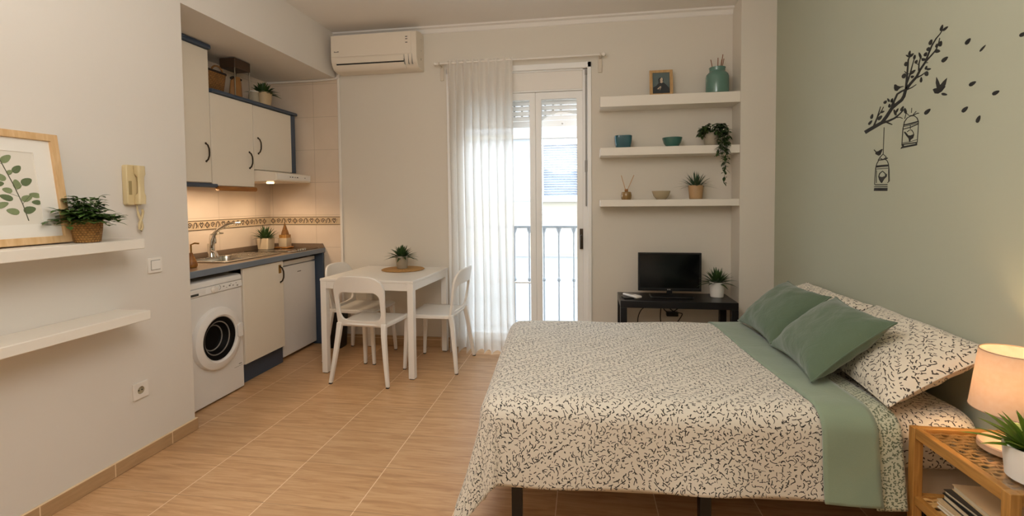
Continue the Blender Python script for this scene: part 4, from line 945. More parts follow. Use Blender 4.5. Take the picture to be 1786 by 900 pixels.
potted('potted_plant', 'spiky plant in a white pot beside the television', c, .050, .058, .122, M['pot_white'], rosette((c[0], c[1], c[2]+.108), 58, .145, .028, 6, 86, .30, 41, .034), M['lf_dark'])
# cables behind the console
for i, (lab, P0) in enumerate((('black cable hanging from the console edge in a loop', [(.66, 4.17, .50), (.665, 4.19, .42), (.70, 4.195, .39), (.76, 4.2, .40), (.82, 4.2, .46), (.84, 4.19, .50)]), ('black cable drooping left under the console', [(.58, 4.17, .47), (.54, 4.19, .44), (.48, 4.2, .40), (.45, 4.2, .30), (.48, 4.2, .15)]), ('black cable dropping straight under the console', [(.648, 4.17, .52), (.645, 4.19, .45), (.640, 4.2, .33), (.66, 4.2, .2)]), ('black cable curling in the bundle under the console', [(.675, 4.17, .49), (.70, 4.18, .44), (.74, 4.19, .40), (.79, 4.19, .385), (.82, 4.2, .37), (.78, 4.2, .30)]))):
    b = B(); P_ = [Vector(p) for p in P0]; Q = []
    for k_ in range(len(P_)-1):
        p0, p1, p2, p3 = P_[max(0, k_-1)], P_[k_], P_[k_+1], P_[min(len(P_)-1, k_+2)]
        for t_ in lin(0, 1, 7)[:-1]: Q.append(.5*((2*p1)+(p2-p0)*t_+(2*p0-5*p1+4*p2-p3)*t_*t_+(3*p1-p0-3*p2+p3)*t_**3))
    b.tube(Q+[P_[-1]], .0042, 6); one('cable', b, M['rubber'], lab, 'cable', 'cables under the console')
b = bx(.685, .78, 4.15, 4.20, .36, .395); ps = one('power_strip', b, M['rubber'], 'black power strip behind the console table', 'power strip', bevel=.004)

# ------------------------------------------------------------------ bed
bd = thing('bed', 'fabric covered bed base on black legs under the mattress', 'bed', (.52, 2.55, 0))
obj('frame', bx(-.37, 1.455, 1.965, 3.145, .185, .341), M['base'], bd, bevel=.01)
for x in (-.28, .475, 1.30):
    for y in (2.02, 3.08): obj('leg', bx(x-.022, x+.022, y-.022, y+.022, 0, .195), M['black'], bd, bevel=.003)
b = B()
def sup(u, v, x0, x1, y0, y1, z0, z1, r): pass
MX0, MX1, MY0, MY1, MZ = -.395, 1.455, 1.940, 3.185, .548
b = B(); rr = .07
sec = [(-.10, .342), (-.015, .342), (0, .355)]+[(0, z) for z in lin(.37, MZ-rr, 6)]+[(-rr+rr*cos(a), MZ-rr+rr*sin(a)) for a in lin(.15, pi/2, 8)]
R = []
for off, z in sec: R.append([(x, y, z) for x, y in rrect(MX0-off, MX1+off, MY0-off, MY1+off, .09, 6)])
nr = len(R[0]); per = [0]
for q in range(1, nr): per.append(per[-1]+(Vector(R[5][q])-Vector(R[5][q-1])).length)
b.rings(R, True, True, False)
for i, (off, z) in enumerate(sec):
    for q in range(nr):
        p = R[i][q]; oo = max(-off, 0)
        # unfolded print coordinates, near side and top continuous
        b.uv[i*nr+q] = (p[0], p[1]-(MZ-z) if p[1] < 2.5 else p[1]+(MZ-z))
base_n = len(b.v)
b.grid(lambda u, v: (MX0+rr+(MX1-MX0-2*rr)*u, MY0+rr+(MY1-MY0-2*rr)*v, MZ+.004*sin(9*u)*sin(7*v)*(u*(1-u)*v*(1-v)*16)), lin(0, 1, 30), lin(0, 1, 24), lambda u, v: (MX0+rr+(MX1-MX0-2*rr)*u, MY0+rr+(MY1-MY0-2*rr)*v))
one('mattress', b, M['fitted'], 'mattress in a cream fitted sheet printed with dark strokes', 'mattress', smooth=60)

def drape(xa, xb, z_top, drop, ymin, ymax, foot, r, seed, bulge=.0, nx=60, hem=None, dx_near=0.0):
    """cloth lying on the bed from xa to xb, hanging over both long sides and, if foot, over the end at xa"""
    b = B(); xe = xa+r if foot else xa; ye0, ye1 = ymin+r, ymax-r
    arc = r*pi/2
    def prof(e):
        if e <= 0: return 0, 0
        if e < arc: a = e/r; return r*sin(a), r*(1-cos(a))
        q = e-arc; return r+.05*q+.14*max(0, q-.02)**2, r+q*.992
    def fn(s, t):
        u = max(0, xe-s) if foot else 0; v = ye0-t if t < ye0 else (t-ye1 if t > ye1 else 0); sg = -1 if t < ye0 else 1
        e = hypot(u, v); o, dz = prof(e); ang = math.atan2(v, u) if e > 0 else 0
        cx = max(s, xe) if foot else s; cy = min(max(t, ye0), ye1)
        q = max(0, e-arc)
        n1 = noise.noise(Vector((s*3.1+seed, t*3.1, .3))); n2 = noise.noise(Vector((s*9+seed, t*9, 1.7)))
        if e > 0:
            corner = (sin(2*ang) if u > 0 and v > 0 else 0)
            o += q*(.10*sin((s if v > u else t)*11+seed)*.35+.09*n1)+bulge*q*corner
            o += q*.28*corner*abs(sin(ang*3))*.6
            x = cx-o*cos(ang) if u > 0 else cx; y = cy+sg*o*sin(ang) if e > 0 else cy
            if u == 0: x += .0
            z = z_top-dz+.010*n1*(1-min(1, q*4))+.012*n1*min(1, q*5)
        else: x, y, z = s, t, z_top+.010*n1+.0035*n2
        if dx_near and v > 0 and sg < 0: x += dx_near*v
        return (x, y, max(z, .012))
    L = arc+drop
    ss = (lin(xa-L+r, xe, 34)[:-1]+lin(xe, xb, nx)) if foot else lin(xa, xb, nx)
    ts = lin(ymin-L+r, ye0, 34)[:-1]+lin(ye0, ye1, 56)[:-1]+lin(ye1, ymax+L-r, 24)
    b.grid(fn, ss, ts, lambda s, t: (s, t)); return b
dv = one('duvet', drape(-.425, .875, .572, .243, 1.895, 3.225, True, .085, 3.0, .12), M['duvet'], 'cream duvet printed with short dark strokes, hanging over the bed end', 'duvet', smooth=180, solid=.016)
b = drape(.845, 1.035, .580, .248, 1.880, 3.235, False, .09, 3.0, nx=12, dx_near=.03); fs = one('flat_sheet', b, M['sheet'], 'sage green folded sheet edge lying across the bed', 'sheet', smooth=180, solid=.008)
b = drape(1.02, 1.125, .566, .258, 1.898, 3.215, False, .085, 3.0, nx=10, dx_near=.04); obj('printed_underside', b, M['greenprint'], fs, 'pale green printed strip beyond the plain fold', smooth=180, solid=.006)

def pillow(b, ctr, ax_w, ax_h, hw_, hh, th, seed=0, flange=.0, n=34, pinch=.06, wr=.006):
    """soft pillow: ax_w and ax_h unit vectors in its plane; half sizes hw_, hh; thickness th"""
    ctr = Vector(ctr); ax_w = Vector(ax_w).normalized(); ax_h = Vector(ax_h).normalized(); nm = ax_w.cross(ax_h).normalized()
    for side in (1, -1):
        def fn(u, v):
            x, y = u, v
            px = x*(1-pinch*(1-abs(y)**2.0)*abs(x)**3); py = y*(1-pinch*1.3*(1-abs(x)**2.0)*abs(y)**3)
            h = (max(0, 1-abs(x)**2.6)**.62)*(max(0, 1-abs(y)**2.6)**.62)
            nn = noise.noise(Vector((x*2.2+seed, y*2.2, side*3.0)))*wr*2*h**.5+noise.noise(Vector((x*6+seed, y*5, side*3.0)))*wr*h**.5*.7
            edge = max(abs(x), abs(y)); nn += wr*.8*sin((x if abs(y) > abs(x) else y)*16+seed)*max(0, (edge-.55))*h**.3
            return ctr+ax_w*(px*hw_)+ax_h*(py*hh)+nm*side*(th/2*h+.0015+nn*.9)
        b.grid(fn, lin(-1, 1, n), lin(-1, 1, n), lambda u, v: (u*hw_+seed*.37+side*.4, v*hh+seed*.11))
    # side seam joins both halves
    rim = []
    N = 80
    return b
def seam(ctr, ax_w, ax_h, hw_, hh, pinch, r=.0035):
    ctr = Vector(ctr); ax_w = Vector(ax_w).normalized(); ax_h = Vector(ax_h).normalized(); pts = []
    def P_(x, y): return ctr+ax_w*(x*(1-pinch*(1-abs(y)**2.0)*abs(x)**3)*hw_)+ax_h*(y*(1-pinch*1.3*(1-abs(x)**2.0)*abs(y)**3)*hh)
    for x in lin(-1, 1, 20)[:-1]: pts.append(P_(x, -1))
    for y in lin(-1, 1, 20)[:-1]: pts.append(P_(1, y))
    for x in lin(1, -1, 20)[:-1]: pts.append(P_(x, 1))
    for y in lin(1, -1, 20): pts.append(P_(-1, y))
    b = B(); b.tube(pts, r, 6, False); return b
def pillow_thing(name, label, cat, group, m, ctr, aw, ah, hw_, hh, th, seed, pinch=.06, wr=.006):
    t = thing(name, label, cat, (ctr[0], ctr[1], ctr[2]-hh*.6), 0, group)
    b = B(); pillow(b, ctr, aw, ah, hw_, hh, th, seed, 0, 34, pinch, wr); obj('cover', b, m, t, smooth=180)
    s_ = seam(ctr, aw, ah, hw_, hh, pinch); 
    for i in range(len(s_.v)): s_.uv[i] = (s_.v[i].x, s_.v[i].y)
    obj('seam', s_, m, t, smooth=180); return t
pa = rad(31)
pillow_thing('bed_pillow', 'cream printed pillow nearest the lamp, leaning on the green wall', 'pillow', 'printed bed pillows', M['pillow'], (1.288, 2.285, .692), (.03, 1, 0), (cos(pa), 0, sin(pa)), .385, .210, .175, 1)
pillow_thing('bed_pillow', 'cream printed pillow in the far corner behind the green cushions', 'pillow', 'printed bed pillows', M['pillow'], (1.288, 3.035, .690), (-.02, 1, 0), (cos(pa), 0, sin(pa)), .350, .200, .16, 2)
pc = rad(40)
pillow_thing('throw_cushion', 'front dark green cushion leaning on the printed pillow near the lamp', 'cushion', 'dark green cushions', M['cushion'], (1.078, 2.330, .728), (.05, 1, .0), (cos(pc), -.02, sin(pc)), .258, .198, .16, 3, .09, .006)
pillow_thing('throw_cushion', 'rear dark green cushion nearer the niche', 'cushion', 'dark green cushions', M['cushion'], (1.078, 2.835, .728), (-.03, 1, 0), (cos(pc), .05, sin(pc)), .240, .190, .15, 4, .09, .006)

# the bed stands a few degrees off square with the wall
PV = Matrix.Translation((1.45, 1.93, 0)) @ Matrix.Rotation(rad(3.3), 4, 'Z') @ Matrix.Translation((-1.45, -1.93, 0))
for o in list(COL.objects):
    if o.parent is None and o.get('category') in ('bed', 'mattress', 'duvet', 'sheet'):
        o.location = PV @ Vector(o.location); o.rotation_euler = (0, 0, rad(3.3))

# ------------------------------------------------------------------ bedside table, lamp, plant, books
NX0, NX1, NY0, NY1, NZ = 1.155, 1.458, 1.470, 1.885, .530
nt = thing('bedside_table', 'bamboo bedside table with a glass top over woven cane', 'bedside table', ((NX0+NX1)/2, (NY0+NY1)/2, 0))
lw = .030
for x in (NX0, NX1-lw):
    for y in (NY0, NY1-lw): obj('leg', bx(x, x+lw, y, y+lw, 0, NZ), M['bamboo_z'], nt, bevel=.002)
each('side_rail', [(NX0+.003, NX0+.027, NY0+lw, NY1-lw, NZ-.036, NZ), (NX1-.027, NX1-.003, NY0+lw, NY1-lw, NZ-.036, NZ)], M['bamboo_y'], nt, bevel=.002)
each('end_rail', [(NX0+lw, NX1-lw, NY0+.003, NY0+.027, NZ-.036, NZ), (NX0+lw, NX1-lw, NY1-.027, NY1-.003, NZ-.036, NZ)], M['bamboo_x'], nt, bevel=.002)
def cane(z):
    k = B()
    n = 17
    for i in range(n):
        y = NY0+.03+(NY1-NY0-.06)*i/(n-1)
        k.bar([(x, y+.003*sin(i*2.1+x*60), z+.0025*(1 if (j+i) % 2 else -1)) for j, x in enumerate(lin(NX0+.02, NX1-.02, 13))], .0125, .003, (0, 1, 0))
    for j in range(11):
        x = NX0+.03+(NX1-NX0-.06)*j/10
        k.bar([(x, y, z+.0025*(-1 if (j+i) % 2 else 1)) for i, y in enumerate(lin(NY0+.02, NY1-.02, 17))], .004, .002, (1, 0, 0))
    return k
obj('cane_panel', cane(NZ-.016), M['cane'], nt)
obj('glass_top', bx(NX0+.026, NX1-.026, NY0+.026, NY1-.026, NZ-.009, NZ-.003), M['glass'], nt)
LZ = .285
each('shelf_rail', [(NX0+.004, NX0+.026, NY0+lw, NY1-lw, LZ-.03, LZ), (NX1-.026, NX1-.004, NY0+lw, NY1-lw, LZ-.03, LZ), (NX0+lw, NX1-lw, NY0+.004, NY0+.026, LZ-.03, LZ), (NX0+lw, NX1-lw, NY1-.026, NY1-.004, LZ-.03, LZ)], M['bamboo_y'], nt, bevel=.002)
obj('cane_shelf', cane(LZ-.010), M['cane'], nt)
# lamp
lx, ly = 1.362, 1.728; lp = thing('table_lamp', 'lit table lamp with a pale linen shade on the bedside table', 'lamp', (lx, ly, NZ))
lz = NZ-.002
b = B(); b.lathe((lx, ly, lz), [(.082, 0), (.086, .003), (.086, .020), (.083, .024), (.012, .025)], 48); obj('base', b, M['cork'], lp)
b = B(); b.lathe((lx, ly, lz+.024), [(.011, 0), (.009, .004), (.009, .13), (.016, .135), (.016, .165), (.012, .17)], 20); obj('stem', b, M['cork'], lp)
b = B(); b.lathe((lx, ly, lz+.192), [(.012, 0), (.018, .012), (.027, .035), (.028, .05), (.020, .072), (.002, .080)], 24); obj('bulb', b, M['bulb'], lp)
sz0, sz1, r0, r1 = lz+.135, lz+.325, .110, .088
b = B(); b.lathe((lx, ly, 0), [(r0, sz0), (r0-.001, sz0+.004), (r1, sz1), (r1-.002, sz1), (r0-.003, sz0+.004), (r0-.002, sz0)], 56, False, False); shd = obj('shade', b, M['shade'], lp, smooth=60)
for z, r in ((sz0, r0-.001), (sz1, r1-.001)): b = B(); b.tube([(lx+r*cos(a), ly+r*sin(a), z) for a in lin(0, 2*pi, 57)], .0018, 6, False); obj('shade_ring', b, M['cork'], shd)
c = (1.290, 1.556, NZ-.002)
potted('potted_plant', 'bright green leafy plant in a large white pot on the bedside table', c, .068, .076, .098, M['pot_white'], rosette((c[0], c[1], c[2]+.085), 52, .132, .034, 18, 86, .24, 52, .035, .35), M['lf_lime'])
# books
def book(label, x0, x1, y0, y1, z, h, cov, rz=0, tilt=0):
    t = thing('book', label, 'book', ((x0+x1)/2, (y0+y1)/2, z), 0, 'books under the bedside table')
    mt = Matrix.Translation(((x0+x1)/2, (y0+y1)/2, z)) @ Matrix.Rotation(rz, 4, 'Z') @ Matrix.Rotation(tilt, 4, 'Y'); a, c_ = (x1-x0)/2, (y1-y0)/2
    b = B(); b.box(-a+.004, a-.003, -c_+.003, c_-.003, .003, h-.003, mt); obj('pages', b, M['pageA'], t)
    b = B(); b.box(-a, a, -c_, c_, 0, .003, mt); b.box(-a, a, -c_, c_, h-.003, h, mt); b.box(a-.003, a, -c_, c_, 0, h, mt); obj('cover', b, M[cov], t)
zb_ = LZ+.0005
for lab, h, cov, dx, dy, rz in (('white paperback at the bottom of the book pile under the bedside table', .016, 'cov3', 0, 0, .0), ('pale magazine second from the bottom of the book pile', .012, 'cov2', .006, .006, .05), ('thick black book in the middle of the pile under the bedside table', .022, 'cov1', .012, -.004, -.03), ('thin black book just under the topmost one of the pile', .015, 'cov1', .020, -.002, .04), ('cream covered book on top of the pile', .020, 'cov2', .034, -.012, -.05)):
    book(lab, 1.195+dx, 1.375+dx, 1.575+dy, 1.800+dy, zb_, h, cov, rz); top_z = zb_+h; zb_ += h+.0006


